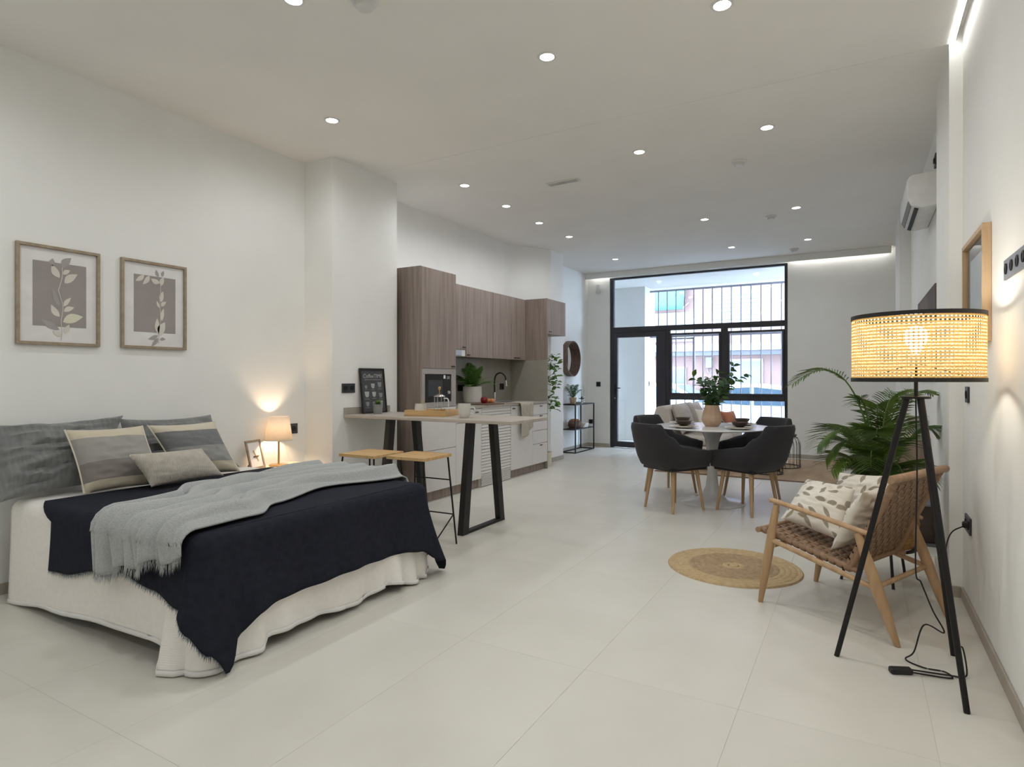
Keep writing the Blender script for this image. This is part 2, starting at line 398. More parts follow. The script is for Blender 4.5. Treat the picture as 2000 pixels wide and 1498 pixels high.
for i in range(-8, 2):
    for j in range(-4, 7):
        x0 = .22+.6*i; y0 = 2.31+1.2*j
        a, b = max(x0, -4.22)+.0005, min(x0+.6, .50)-.0005; c, d = max(y0, -2.6)+.0005, min(y0+1.2, 10.04)-.0005
        if b-a < .02 or d-c < .02: continue
        full = abs((b-a)-.599) < 1e-4 and abs((d-c)-1.199) < 1e-4
        if full and tile_me:
            o = link(bpy.data.objects.new('tile', tile_me)); o.location = ((a+b)/2, (c+d)/2, 0); o.parent = fl
        else:
            o = MB().box((0, 0, -.006), (b-a, d-c, .012), .0005).build('tile', 'tile', fl, smooth=False)
            o.location = ((a+b)/2, (c+d)/2, 0)
            if full: tile_me = o.data
def skirt(name, x0, x1, y0, y1):
    struct(MB().bb(x0, x1, y0, y1, .0005, .061, .0012).build(name, 'skirt', smooth=False))
skirt('baseboard_left', -4.133, -4.123, -2.59, 3.61)
skirt('baseboard_left', -4.133, -3.801, 3.609, 3.619)
skirt('baseboard_left', -3.799, -3.789, 3.62, 4.42)
skirt('baseboard_left', -3.833, -3.823, 7.83, 8.22)
skirt('baseboard_left', -4.199, -4.189, 8.24, 10.03)
skirt('baseboard_back', -4.188, -3.79, 10.029, 10.039)
skirt('baseboard_back', -.93, .488, 10.029, 10.039)
skirt('baseboard_right', .484, .494, -2.59, 4.089)
skirt('baseboard_right', .433, .484, 4.089, 4.099)
skirt('baseboard_right', .422, .432, 4.10, 4.72)
skirt('baseboard_right', .489, .499, 4.73, 7.98)
skirt('baseboard_right', .384, .394, 8.0, 8.85)
# ---------------------------------------------------------------- lit led strips
def led(label, x0, x1, y0, y1, z0, z1):
    t = thing('led_strip', label, 'light', ((x0+x1)/2, (y0+y1)/2, z0))
    MB().bb(x0, x1, y0, y1, z0, z1).build('diffuser', 'led', t, smooth=False, world=True)
    MB().bb(x0-.001, x1+.001, y0-.001, y1+.001, z1, z1+.008).build('channel', 'steel', t, smooth=False, world=True)
led('long lit led strip in the ceiling slot beside the right wall', .433, .457, -1.2, 4.095, 3.046, 3.052)
led('lit led strip behind the pelmet washing the grey end wall', -.93, .39, 9.965, 9.985, 3.03, 3.036)
led('short lit led strip behind the pelmet above the alarm sensor', -4.10, -3.79, 9.965, 9.985, 3.03, 3.036)
# ---------------------------------------------------------------- recessed downlights
def downlight(x, y, label, p=1.0):
    t = thing('downlight', label, 'light', (x, y, ZC), group='recessed downlights')
    MB().lathe([(.040, -.001), (.042, -.006), (.052, -.006), (.056, -.001)], n=24, closed=True).build('trim_ring', 'plastic', t)
    MB().lathe([(0, -.0035), (.041, -.0035), (.041, -.001), (0, -.001)], n=24).build('lens', 'lens', t)
    l = bpy.data.lights.new('downlight_lamp', 'SPOT'); l.energy = DOWN_W*p; l.color = DOWN_C
    l.spot_size = R(172); l.spot_blend = 0.7; l.shadow_soft_size = 0.045
    lo = link(bpy.data.objects.new('lamp', l)); lo.parent = t; lo.location = (0, 0, -.012)
cols = [(-.586, 'right'), (-1.552, 'middle'), (-3.27, 'left')]
for y, w in ((3.11, 'first visible row, nearest the camera'), (4.79, 'second row, just before the ceiling vent'), (7.195, 'third row, above the dining and sofa area'), (8.91, 'last row before the window')):
    for x, cn in cols:
        downlight(x, y, 'lit round recessed downlight, %s column, %s' % (cn, w), .5 if y > 8 else (.8 if y > 7 else 1))
downlight(-3.275, 5.583, 'lit recessed downlight second along the kitchen run')
downlight(-3.29, 6.383, 'lit recessed downlight third along the kitchen run')
downlight(-2.39, 2.025, 'lit recessed downlight cut by the top edge above the bed')
for x, cn in cols:  # two out-of-view rows added as fill light for the room
    downlight(x, 1.0, 'unseen fill downlight added above and just ahead of the viewpoint, %s column' % cn)
    downlight(x, -1.0, 'unseen fill downlight added behind the viewpoint, %s column' % cn)
# ---------------------------------------------------------------- ceiling detectors, vent
def detector(x, y, label, r=.055, drop=.045):
    t = thing('smoke_detector', label, 'detector', (x, y, ZC))
    MB().lathe([(0, -.018), (r, -.018), (r+.006, -.010), (r+.006, -.0005), (0, -.0005)], n=28).build('base', 'plastic', t)
    MB().lathe([(0, -drop), (r*.62, -drop), (r*.72, -drop+.006), (r*.72, -.0178), (0, -.0178)], n=28).build('head', 'plastic', t)
detector(-.882, 5.426, 'white smoke detector on the ceiling nearest the long vent')
detector(-.866, 7.435, 'white smoke detector in the middle of the far ceiling')
detector(-.799, 9.476, 'white smoke detector close to the pelmet at the window end')
detector(-2.095, 2.203, 'white smoke detector cut by the top of the picture', .06)
t = thing('ceiling_vent', 'slim white linear air vent on the ceiling', 'vent', (-2.41, 5.167, ZC))
MB().bb(-.16, .16, -.045, .045, -.010, -.0005, .002).build('frame', 'plastic', t)
for k in range(3): MB().box((0, -.024+.024*k, -.013), (.29, .010, .004), 0, (R(25), 0, 0)).build('slat', 'plastic', t, smooth=False)
# ---------------------------------------------------------------- window wall
YW = 10.06
def fr(parent, name, x0, x1, z0, z1, y0=YW, y1=YW+.07, m='frame', bev=.003):
    return MB().bb(x0, x1, y0, y1, z0, z1, bev).build(name, m, parent, smooth=False)
w1 = fr(None, 'window_1', -3.784, -3.722, 0, 2.955); struct(w1); w1.name = 'window_1'
for a in (('frame_jamb', -.982, -.937, 0, 2.955), ('frame_head', -3.722, -.982, 2.925, 2.955), ('transom', -3.722, -.982, 2.005, 2.092),
          ('frame_post', -2.80, -2.735, .0, 2.005), ('mullion', -1.915, -1.815, .92, 2.005), ('rail', -2.735, -.982, .85, .95), ('sill_rail', -2.735, -.982, 0, .07)):
    fr(w1, *a)
def sash(x0, x1, z0, z1, b=.032):
    for a in ((x0, x1, z0, z0+b), (x0, x1, z1-b, z1), (x0, x0+b, z0+b, z1-b), (x1-b, x1, z0+b, z1-b)):
        fr(w1, 'sash_bar', *a, y0=YW-.012, y1=YW+.05)
sash(-2.735, -1.915, .93, 1.955); sash(-1.815, -.983, .93, 1.955)
for nm, x0, x1, z0, z1 in (('pane', -3.72, -.984, 2.094, 2.924), ('pane', -2.70, -1.95, .965, 1.92), ('pane', -1.78, -1.018, .965, 1.92), ('pane', -2.733, -.984, .072, .848)):
    MB().bb(x0, x1, YW+.028, YW+.034, z0, z1).build(nm, M['glass'], w1, smooth=False)
d1 = fr(None, 'door_1', -3.72, -3.652, .012, 1.985, y0=YW-.012, y1=YW+.055); struct(d1)
for a in (('stile', -2.965, -2.80, .012, 2.0), ('top_rail', -3.652, -2.965, 1.912, 1.985), ('bottom_rail', -3.652, -2.965, .012, .107)):
    fr(d1, *a, y0=YW-.012, y1=YW+.055)
fr(d1, 'frame_head', -3.722, -2.80, 1.986, 2.004)
MB().bb(-3.65, -2.967, YW+.018, YW+.024, .109, 1.91).build('pane', M['glass'], d1, smooth=False)
hb = MB(); hb.bb(-3.70, -3.672, YW-.02, YW-.012, .93, 1.09, .003); hb.tube([(-3.686, YW-.012, 1.035), (-3.686, YW-.06, 1.035)], .009); hb.tube([(-3.686, YW-.056, 1.035), (-3.58, YW-.06, 1.035)], .009)
hb.build('handle', 'blackmet', d1)
MB().lathe([(0, 0), (.012, 0), (.012, .01), (0, .01)], n=16).build('lock', 'steel', d1).matrix_local = Matrix.Translation((-3.686, YW-.02, .86)) @ Matrix.Rotation(R(90), 4, 'X')
# ---------------------------------------------------------------- porch and street
struct(MB().bb(-4.6, 1.2, 10.22, 12.0, -.2, -.002).build('floor', 'grout', smooth=False)).name = 'floor_porch'
struct(MB().bb(-4.9, 1.6, 10.221, 12.1, 2.99, 3.3).build('ceiling', 'wall', smooth=False)).name = 'ceiling_porch'
struct(MB().prism([(-4.9, 11.46), (-3.60, 11.46), (-3.60, 12.1), (-5.6, 12.1), (-5.6, 10.23), (-4.5, 10.23), (-4.9, 10.5)], -.35, 3.3).build('wall_porch', 'wall', smooth=False))
struct(MB().bb(1.3, 1.6, 10.22, 12.1, -.35, 3.3).build('wall_porch_side', 'wall', smooth=False))
struct(MB().bb(-9, 5, 10.0, 12.1, 3.3, 7.5).build('wall_upper_front', 'pale', smooth=False))
rl = thing('security_railing', 'grey vertical bar security railing closing the porch', 'railing', (-2.4, 11.8, 0))
for zz in (2.925, 2.025, .06): MB().bb(-3.60, 1.3, 11.785, 11.815, zz-.018, zz+.018).build('rail', 'railing', rl, smooth=False, world=True)
bar = None
for k in range(28):
    x = -3.43+.1715*k
    if bar is None:
        bar = MB().bb(-.009, .009, -.009, .009, .02, 2.91).build('bar', 'railing', rl, smooth=False)
        b0 = bar
    else: b0 = link(bpy.data.objects.new('bar', bar.data)); b0.parent = rl
    b0.location = (x+2.4, 0, 0)
gt = thing('porch_gate', 'narrower barred gate leaf with thick post within the porch railing', 'gate', (-3.0, 11.85, 0))
MB().bb(-2.775, -2.735, 11.83, 11.87, 0, 2.0).build('post', 'railing', gt, smooth=False, world=True)
MB().bb(-3.40, -3.375, 11.84, 11.86, .05, 2.0).build('post', 'railing', gt, smooth=False, world=True)
for zz in (.1, 1.98): MB().bb(-3.375, -2.775, 11.84, 11.86, zz-.015, zz+.015).build('crossbar', 'railing', gt, smooth=False, world=True)
pb = thing('doorbell_panel', 'small grey bell plate on the bright porch pier', 'doorbell', (-3.599, 11.72, 1.1))
MB().bb(-.0, .012, -.03, .03, -.05, .05, .002).build('plate', 'pluggrey', pb); MB().bb(.0121, .018, -.012, .012, -.012, .012).build('button', 'plug2', pb, smooth=False)
struct(MB().bb(-40, 30, 12.1, 19, -.6, -.35).build('street', 'street', smooth=False))
struct(MB().bb(-4.6, 30, 12.0, 14.0, -.3501, -.21).build('sidewalk', 'pale', smooth=False))
F = 19.0
fb = thing('pink_building', 'pale pink building across the street with turquoise awning and white ledge', 'building', (-4, F, -.35))
def fp(n, m, x0, x1, z0, z1, d=.05, y=F): return MB().bb(x0, x1, y-d, y+.2 if d < .5 else y, z0, z1, .004).build(n, m, fb, smooth=False, world=True)
MB().bb(-16, 8, F, F+.6, -.35, 9).build('wall', 'pinkstuc', fb, smooth=False, world=True)
fp('ledge', 'pale', -16, 8, 2.03, 2.24, .35); fp('cornice', 'shutter', -16, 8, 1.90, 2.03, .12)
fp('band', 'potgrey', -5.95, -4.40, 2.35, 3.27, .03)
fp('window_sill', 'pale', -5.9, -4.5, 2.78, 2.84, .10)
for x0, x1 in ((-3.83, -2.57), (-1.2, .1), (-8.6, -7.3)):
    s = fp('shutter', 'shutter', x0, x1, 2.93, 3.85, .02)
    for k in range(7): MB().bb(x0+.02, x1-.02, F-.032, F-.02, 2.97+.12*k, 3.06+.12*k, .004).build('slat', 'shutter', s, smooth=False, world=True)
    fp('window_sill', 'pale', x0-.08, x1+.08, 2.86, 2.93, .10)
for x0, x1, z0, z1, m in ((-5.4, -4.72, .95, 1.50, 'shadwin'), (-3.38, -2.5, .35, 1.72, 'shutter'), (-7.6, -6.6, .4, 1.6, 'shadwin'), (-1.3, -.2, .3, 1.7, 'shutter')):
    w = fp('window', 'pale', x0-.07, x1+.07, z0-.07, z1+.07, .04); MB().bb(x0, x1, F-.055, F-.041, z0, z1).build('pane', m, w, smooth=False, world=True)
u = MB(); u.bb(-4.05, -3.87, F-.09, F-.001, 1.52, 1.86, .01); u.tube(catmull([(-4.0, F-.04, 1.52), (-4.0, F-.05, 1.42), (-3.93, F-.05, 1.38), (-3.88, F-.05, 1.45)], 5), .012, 6); u.build('utility_box', 'shutter', fb, world=True)
aw = MB()
aw.grid(lambda u, v: Vector((lerp(-6.6, -4.58, u), F-.05-.75*math.sin(v*1.5)*(1-.15*v), 4.15-.86*v)), 12, 6); aw.build('awning', 'awning', fb, world=True, solid=.012)
for x in (-6.6, -4.58): MB().tube([(x, F-.02, 3.55), (x, F-.7, 3.32)], .015, 6).build('awning_arm', 'railing', fb, world=True)
def car(x, y, label, flip=1):
    c = thing('car', label, 'car', (x, y, -.35))
    prof = [(-2.05, .32), (-2.08, .62), (-1.95, .82), (-1.1, .92), (-.55, 1.36), (.1, 1.43), (.9, 1.38), (1.55, .98), (2.0, .90), (2.08, .55), (2.02, .30)]
    prof = [(a*flip, b) for a, b in prof]
    b = MB(); b.prism(prof, -.82, .82, axis='Y', bev=.06); body = b.build('body', 'carpaint', c)
    for sy in (-1, 1):
        g = MB(); g.prism([(q*flip, z) for q, z in ((-1.0, .95), (-.5, 1.30), (.08, 1.36), (.08, .95))], sy*.815, sy*.828, axis='Y'); g.build('side_window', 'carglass', c, smooth=False)
        g = MB(); g.prism([(q*flip, z) for q, z in ((.16, .95), (.16, 1.36), (.85, 1.31), (1.35, 1.0))], sy*.815, sy*.828, axis='Y'); g.build('side_window', 'carglass', c, smooth=False)
        for wx in (-1.3, 1.3):
            w = MB().lathe([(0, -.09), (.2, -.09), (.3, -.1), (.315, -.06), (.315, .06), (.3, .1), (0, .1)], n=24).build('wheel', 'tyre', c)
            w.matrix_local = Matrix.Translation((wx, sy*.78, .315)) @ Matrix.Rotation(R(90), 4, 'X')
            h = MB().lathe([(0, -.105), (.17, -.1), (.19, -.092), (0, -.08)], n=20).build('hubcap', 'steel', w)
            if sy > 0: h.matrix_local = Matrix.Rotation(PI, 4, 'X')
    for s0 in ((-1.03, .965, -.53, 1.345), (1.48, 1.03, .95, 1.37)):
        g = MB(); dx, dz = s0[2]-s0[0], s0[3]-s0[1]; L = math.hypot(dx, dz); nx, nz = -dz/L, dx/L
        if nz < 0: nx, nz = -nx, -nz
        pts = [((s0[0]+nx*.012)*flip, s0[1]+nz*.012), ((s0[2]+nx*.012)*flip, s0[3]+nz*.012), ((s0[2]-nx*.01)*flip, s0[3]-nz*.01), ((s0[0]-nx*.01)*flip, s0[1]-nz*.01)]
        g.prism(pts, -.66, .66, axis='Y'); g.build('windscreen', 'carglass', c, smooth=False)
    for sy in (-.6, .6): MB().box((-2.02*flip, sy, .66), (.12, .3, .13), .03).build('headlight', 'clear', c)
car(-1.95, 15.2, 'white parked car nearer the porch, seen through the right window panes', -1)
car(-5.2, 17.0, 'white parked car further across the street, behind the left window pane', 1)
# ---------------------------------------------------------------- BED
XH, XF, YN, YF = -3.935, -2.29, 1.475, 2.95
def perim(xs, off, corner=.07, n=12, per=70):
    """stations (point, normal, key) along near side, foot and far side; key = (side, coordinate)"""
    st = []
    yn, yf, xf = YN-off, YF+off, XF+off; r = corner
    for i in range(per+1):
        x = lerp(xs, xf-r, i/per); st.append((Vector((x, yn, 0)), Vector((0, -1, 0)), ('n', x)))
    for i in range(1, n):
        a = -PI/2+PI/2*i/n; d = Vector((math.cos(a), math.sin(a), 0)); st.append((Vector((xf-r, yn+r, 0))+d*r, d, ('c1', i/n)))
    for i in range(per+1):
        y = lerp(yn+r, yf-r, i/per); st.append((Vector((xf, y, 0)), Vector((1, 0, 0)), ('f', y)))
    for i in range(1, n):
        a = PI/2*i/n; d = Vector((math.cos(a), math.sin(a), 0)); st.append((Vector((xf-r, yf-r, 0))+d*r, d, ('c2', i/n)))
    for i in range(per+1):
        x = lerp(xf-r, xs, i/per); st.append((Vector((x, yf, 0)), Vector((0, 1, 0)), ('r', x)))
    return st
def drape(xs, off, ztop, hem, bulge, wave, corner=.07, er=.055, rows=16, topedge=None):
    st = perim(xs, off, corner); b = MB(); rings = []
    for p, n, k in st:
        zb = hem(k); bl = bulge(k); col = []
        for j in range(5):
            a = PI/2*j/4
            col.append(p - n*er + n*er*math.sin(a) + Vector((0, 0, ztop-er+er*math.cos(a))))
        for j in range(1, rows+1):
            t = j/rows; z = lerp(ztop-er, zb, t)
            o = bl*t**1.35 + wave(k, t)
            col.append(p + n*o + Vector((0, 0, z)))
        rings.append([b.b.verts.new(q) for q in col])
    for A, B in zip(rings, rings[1:]):
        for j in range(len(A)-1): b.b.faces.new((A[j], B[j], B[j+1], A[j+1]))
    top = [r[0] for r in rings]
    # rows of the top: join near station i with far station
    N = len(top); h = N//2
    for i in range(h-1 if N % 2 == 0 else h):
        a0, a1, c1, c0 = top[i], top[i+1], top[N-2-i], top[N-1-i]
        if len({a0, a1, c1, c0}) == 4: b.b.faces.new((a0, a1, c1, c0))
        elif a1 is c1: b.b.faces.new((a0, a1, c0))
    return b, rings, st
bed = thing('bed', 'double bed with an unseen base under a white coverlet, against the left wall', 'bed', (-3.1, 2.2, 0))
MB().bb(-4.06, XF-.09, YN+.09, YF-.09, .10, .30, .02).build('base', 'board', bed, world=True)
MB().bb(-4.06, XF-.04, YN+.04, YF-.04, .301, .515, .05, 3).build('mattress', 'sheet', bed, world=True)
for lx in (-3.98, XF-.2):
    for ly in (YN+.2, YF-.2): MB().bb(lx-.03, lx+.03, ly-.03, ly+.03, 0, .1).build('leg', 'black', bed, smooth=False, world=True)
def hemW(k):
    s, v = k
    if s == 'n': return interp([(-3.94, .004), (-3.49, .045), (-3.0, .075), (-2.56, .092), (-2.50, .085), (-2.465, .006), (-2.3, .004)], v)
    if s == 'c1': return .006
    if s == 'f': return interp([(1.4, .004), (1.70, .010), (1.765, .012), (1.80, .052), (2.05, .045), (2.34, .022), (2.6, .05), (2.75, .01), (2.95, .006)], v)
    return .03
def bulW(k):
    s, v = k
    if s == 'n': return interp([(-3.94, .012), (-2.6, .012), (-2.50, .015), (-2.455, .075), (-2.39, .065), (-2.365, .02)], v)
    if s == 'c1': return .02+.02*v
    if s == 'f': return interp([(1.5, .035), (1.6, .015), (1.74, .045), (1.79, .012), (2.4, .015), (2.62, .03), (2.75, .05), (2.9, .04)], v)
    return .03
def wavW(k, t):
    s, v = k
    if s == 'n': return .004*math.sin(v*9)*t + (.006*math.sin(v*40)*t if v > -2.5 else 0)
    if s == 'f': return t*(.012*math.sin(v*17+1)+.006*math.sin(v*41)) + (.022*t**4*math.sin(v*46) if v > 2.55 else 0)
    return 0
b, rgs, _ = drape(XH, 0, .546, hemW, bulW, wavW); hemp = [Vector(r_[-1].co) for r_ in rgs]
cv = tag(b.build('coverlet', 'linen', angle=70, solid=.006), 'white ribbed bed coverlet hanging to the floor around the bed', 'bedspread')
hm = MB(); hm.grid(lambda u, v: hemp[int(u*(len(hemp)-1))]+Vector((0, 0, .001+.022*v))+((hemp[int(u*(len(hemp)-1))]-Vector((-3.1, 2.2, 0)))*Vector((1, 1, 0))).normalized()*.005, len(hemp)-1, 2); hm.build('hem', 'sheet', cv, angle=70, solid=.003)
# navy blanket
def hemN(k):
    s, v = k
    if s == 'n': return interp([(-3.5, .252), (-3.32, .262), (-3.0, .32), (-2.78, .362), (-2.55, .318), (-2.36, .275)], v)
    if s == 'c1': return interp([(0, .265), (.35, .20), (.7, .11), (1, .045)], v)
    if s == 'f': return interp([(1.5, .045), (1.545, .008), (1.575, .03), (1.62, .131), (1.72, .194), (1.83, .21), (2.22, .225), (2.66, .212), (2.8, .19), (2.9, .13), (2.95, .11)], v)
    if s == 'c2': return interp([(0, .11), (.35, .10), (.6, .02), (.75, .012), (1, .16)], v)
    return .24
def bulN(k):
    s, v = k
    if s == 'n': return interp([(-3.5, .02), (-2.6, .02), (-2.38, .045)], v)
    if s == 'c1': return .045+.02*v+.03*math.sin(v*PI)
    if s == 'f': return interp([(1.5, .07), (1.56, .06), (1.63, .025), (1.72, .06), (1.9, .035), (2.6, .04), (2.8, .06), (2.92, .075)], v)
    if s == 'c2': return .075+.05*math.sin(v*PI)
    return .03
def wavN(k, t):
    s, v = k
    if s == 'n': return .006*math.sin(v*11)*t + .010*math.sin(v*6.5+1)*t
    if s == 'f': return t*(.014*math.sin(v*9+.6)+.006*math.sin(v*31))
    return 0
b, rings, st = drape(-3.47, .012, .562, hemN, bulN, wavN)
for ring in rings[:4]:
    pass
hemline = [Vector(r[-1].co) for r in rings]; hemk = [k for _, _, k in st]; hemup = [Vector(r[-2].co)-Vector(r[-1].co) for r in rings]
# let the head edge of the top run back at an angle like the loosely laid blanket
for r_, (p, n, k) in zip(rings, st):
    if k[0] in 'nr':
        t = max(0, 1-(k[1]+3.47)/.5)
        for i, v in enumerate(r_[:5]): v.co.x -= t*.2*(1-i/5)
nv = tag(b.build('bed_throw', 'navy', angle=70, solid=.006), 'large dark navy blanket spread over the lower part of the bed', 'blanket')
fb_ = MB()
for i in range(len(hemline)-1):
    k = hemk[i]
    if k[0] not in ('n', 'c1'): continue
    seg = hemline[i+1]-hemline[i]; m = max(1, int(seg.length/.0022))
    for q in range(m):
        p = hemline[i].lerp(hemline[i+1], (q+random.random())/m); d = -hemup[i].normalized(); L = random.uniform(.012, .030)
        out = Vector((random.uniform(-.4, .4), random.uniform(-.4, .4), 0)); e = p + (d+out*.7).normalized()*L; e.z = max(e.z, .003)
        w = seg.normalized()*.0018
        fb_.b.faces.new([fb_.b.verts.new(x) for x in (p-w, p+w, e)])
tag(fb_.build('fringe', 'navyfringe', nv, smooth=False, recalc=False), kind='stuff')
# grey knitted throw
def edgeA(v): return interp([(0, -2.975), (.28, -3.02), (.36, -3.17), (.55, -3.26), (.85, -3.32), (1, -3.33)], v)
def edgeB(v): return interp([(0, -2.335), (.24, -2.37), (.36, -2.52), (.6, -2.645), (.85, -2.50), (.93, -2.445), (1, -2.46)], v)
def throwf(u, v, off=0):
    x = lerp(edgeA(v), edgeB(v), u)
    zt = .574; hang = lerp(.325, .49, u)**1 + .015*math.sin(u*19)
    Lh = zt-hang; y0, y1 = YN-.028, YF+.03; Lt = y1-y0; L = Lh+Lt+.24; s = v*L
    f = .040*abs(math.sin(u*11.5+1.8*v+.7*math.sin(5*v)))**.7 + .026*abs(math.sin(u*19-4.0*v+1+.8*math.sin(7*v)))**.75 + .022*noise.noise((u*5, v*6, 3))
    f *= min(1, u*9+.15)*min(1, (1-u)*9+.15)
    r = .05
    if s < Lh-r*.5: p = Vector((x, y0-.012-f*.8, lerp(hang, zt, s/Lh))); 
    elif s < Lh+r*1.1:
        a = (s-(Lh-r*.5))/(r*1.6)*PI/2
        p = Vector((x, y0+r-(r+.012+f*.9)*math.cos(a), zt-r+(r+.004+f)*math.sin(a)))
        p.z = max(p.z, lerp(zt-r*.6, zt, math.sin(a))) if a > .6 else p.z
    elif s < Lh+Lt: p = Vector((x, y0+(s-Lh), zt+.004+f))
    else: p = Vector((x, y1+.012+f*.5, zt-(s-Lh-Lt)))
    return p
g = MB(); g.grid(lambda u, v: throwf(u, v), 120, 110)
th = tag(g.build('knit_throw', 'knit', angle=80, solid=.008), 'crumpled light grey knitted throw laid across the navy blanket', 'blanket')
fg = MB()
for k in range(420):
    u = random.random(); p = throwf(u, 0); L = random.uniform(.03, .055); w = Vector((.0022, 0, 0))
    e = p+Vector((random.uniform(-.012, .012), random.uniform(-.012, .003), -L))
    fg.b.faces.new([fg.b.verts.new(x) for x in (p-w, p+w, e)])
tag(fg.build('fringe', 'knit', th, smooth=False, recalc=False), kind='stuff')
# pillows ----------------------------------------------------------
def pillow(bl, br, tr, tl, T, n=34, p=2.6, wr=.012, seed=0, pinch=.05, fr=(3, 7)):
    bl, br, tr, tl = map(Vector, (bl, br, tr, tl)); c = (bl+br+tr+tl)/4
    N = ((br-bl)+(tr-tl)).cross((tl-bl)+(tr-br)).normalized(); b = MB()
    def f(u, v, sg):
        a, d = 2*u-1, 2*v-1
        q = bl.lerp(br, u).lerp(tl.lerp(tr, u), v)
        h = max(0, (1-abs(a)**p)*(1-abs(d)**p))**.55
        # edges bow inwards between the pointed corners
        ux = ((br-bl)*(1-v)+(tr-tl)*v); vy = ((tl-bl)*(1-u)+(tr-br)*u)
        q = q - ux*(pinch*a*(1-d*d)) - vy*(pinch*d*(1-a*a))
        w = wr*(noise.noise((a*fr[0]+seed, d*fr[1], seed*1.7))+.6*noise.noise((a*fr[0]*2.3, d*fr[1]*1.8+seed, 4.2)))
        return q + N*(sg*T*h + w*min(1, h*1.6))
    b.grid(lambda u, v: f(u, v, 1), n, n, uv=True); b.grid(lambda u, v: f(u, v, -1), n, n, uv=True)
    bmesh.ops.remove_doubles(b.b, verts=b.b.verts, dist=1e-4)
    return b, f
def edge_piping(f, m, parent, r=.005, sides=((0, 0, 0, 1), (1, 0, 1, 1))):
    for a in sides:
        MB().tube([f(lerp(a[0], a[2], i/16), lerp(a[1], a[3], i/16), 0) for i in range(17)], r, 6).build('piping', m, parent)
b, f = pillow((-3.80, 1.36, .565), (-3.90, 1.96, .575), (-4.05, 2.10, .965), (-4.03, 1.34, .955), .10, wr=.03, seed=3, fr=(2, 6))
tag(b.build('pillow', 'greylinen', angle=70), 'large crumpled grey linen pillow nearest the camera at the head of the bed', 'pillow', 'grey bed pillows')
b, f = pillow((-3.97, 2.02, .565), (-3.87, 2.80, .565), (-4.055, 2.70, .94), (-4.055, 2.08, .945), .09, wr=.022, seed=8, fr=(2, 6))
tag(b.build('pillow', 'greylinen', angle=70), 'large grey linen pillow at the far side of the bed, next to the framed photo', 'pillow', 'grey bed pillows')
b, f = pillow((-3.67, 1.70, .57), (-3.59, 2.10, .572), (-3.765, 2.06, .915), (-3.825, 1.675, .915), .075, wr=.006, seed=5, pinch=.03)
c1 = tag(b.build('cushion', 'stripeA', angle=70), 'square cushion with cream ends and two taupe grey bands, front of the near pillow', 'cushion', 'striped cushions'); edge_piping(f, 'cream', c1)
b, f = pillow((-3.73, 2.27, .57), (-3.63, 2.63, .572), (-3.795, 2.55, .91), (-3.835, 2.13, .91), .07, wr=.006, seed=6, pinch=.03)
c2 = tag(b.build('cushion', 'stripeB', angle=70), 'square cushion with a dark grey middle band, behind the beige lumbar cushion', 'cushion', 'striped cushions'); edge_piping(f, 'cream', c2)
b, f = pillow((-3.48, 1.955, .585), (-3.50, 2.42, .585), (-3.56, 2.31, .765), (-3.55, 1.865, .775), .06, wr=.003, seed=9, pinch=.02)
tag(b.build('cushion', 'rib', angle=70), 'small oblong beige ribbed cushion in front of the striped cushions', 'cushion')
# ---------------------------------------------------------------- nightstand, lamp, photo
t = thing('nightstand', 'cream wall-hung nightstand with a drawer at the far side of the bed', 'nightstand', (-3.95, 3.25, .44))
MB().bb(-4.133, -3.82, 2.985, 3.50, .435, .505, .003).build('case', 'cream', t, smooth=False, world=True)
dr = MB().bb(-3.82, -3.802, 2.99, 3.495, .438, .50, .003).build('drawer', 'cream', t, smooth=False, world=True)
MB().bb(-3.802, -3.794, 3.24, 3.31, .462, .474, .002).build('knob', 'brass', dr, smooth=False, world=True)
LX, LY = -4.025, 3.265
t = thing('table_lamp', 'small lit table lamp with cream cone shade and gold stem on the nightstand', 'lamp', (LX, LY, .505))
MB().lathe([(0, 0), (.072, 0), (.074, .006), (.07, .011), (.012, .016), (0, .016)], n=36).build('base', 'brass', t)
MB().lathe([(0, .016), (.0075, .016), (.0075, .22), (.013, .225), (.013, .25), (0, .25)], n=16).build('stem', 'brass', t)
MB().lathe([(.105, .205), (.078, .392)], n=40).build('lamp_shade', M['lampshade'], t, solid=.0015)
MB().lathe([(.106, .202), (.106, .209)], n=40).build('shade_rim', 'cream', t, solid=.002)
MB().sphere((0, 0, .288), .026, (1, 1, 1.15), 2).build('bulb', M['bulbs'], t)
cd = MB(); cd.tube(catmull([(LX+.06, LY+.03, .512), (LX+.03, LY+.12, .512), (LX-.03, LY+.13, .54), (LX-.09, LY+.13, .66), (-4.12, LY+.14, .77)], 6), .0025, 6)
cd.build('cord', 'clear', t, world=True)
def plate_x(name, label, x, y0, y1, z0, z1, m, n=1, sgn=1, cat='socket', wells=True):
    t = thing(name, label, cat, (x, (y0+y1)/2, (z0+z1)/2)); w = (y1-y0)/n
    MB().bb(x, x+sgn*.009, y0, y1, z0, z1, .0015).build('plate', m, t, smooth=False, world=True)
    if wells:
        for k in range(n):
            o = MB().lathe([(0, 0), (.019, 0), (.021, .003), (.021, 0)], n=20).build('socket_well' if wells == 1 else 'rocker', 'plug2', t)
            o.matrix_local = Matrix.Translation((sgn*.0095, -(y1-y0)/2+w*(k+.5), 0)) @ Matrix.Rotation(sgn*R(90), 4, 'Y')
    return t
plate_x('wall_socket', 'dark grey wall socket just behind the table lamp shade', -4.133, 3.455, 3.54, .738, .822, 'plug')
plate_x('wall_switch', 'black double switch plate beside the chalkboard poster', -3.799, 3.722, 3.872, 1.078, 1.158, 'plug', 2, 1, 'switch')
t = thing('photo_frame', 'small tilted wooden photo frame on the nightstand by the bed', 'photo frame', (-4.02, 3.07, .505), R(14))
FM = Matrix.Rotation(R(-14), 4, 'Y')
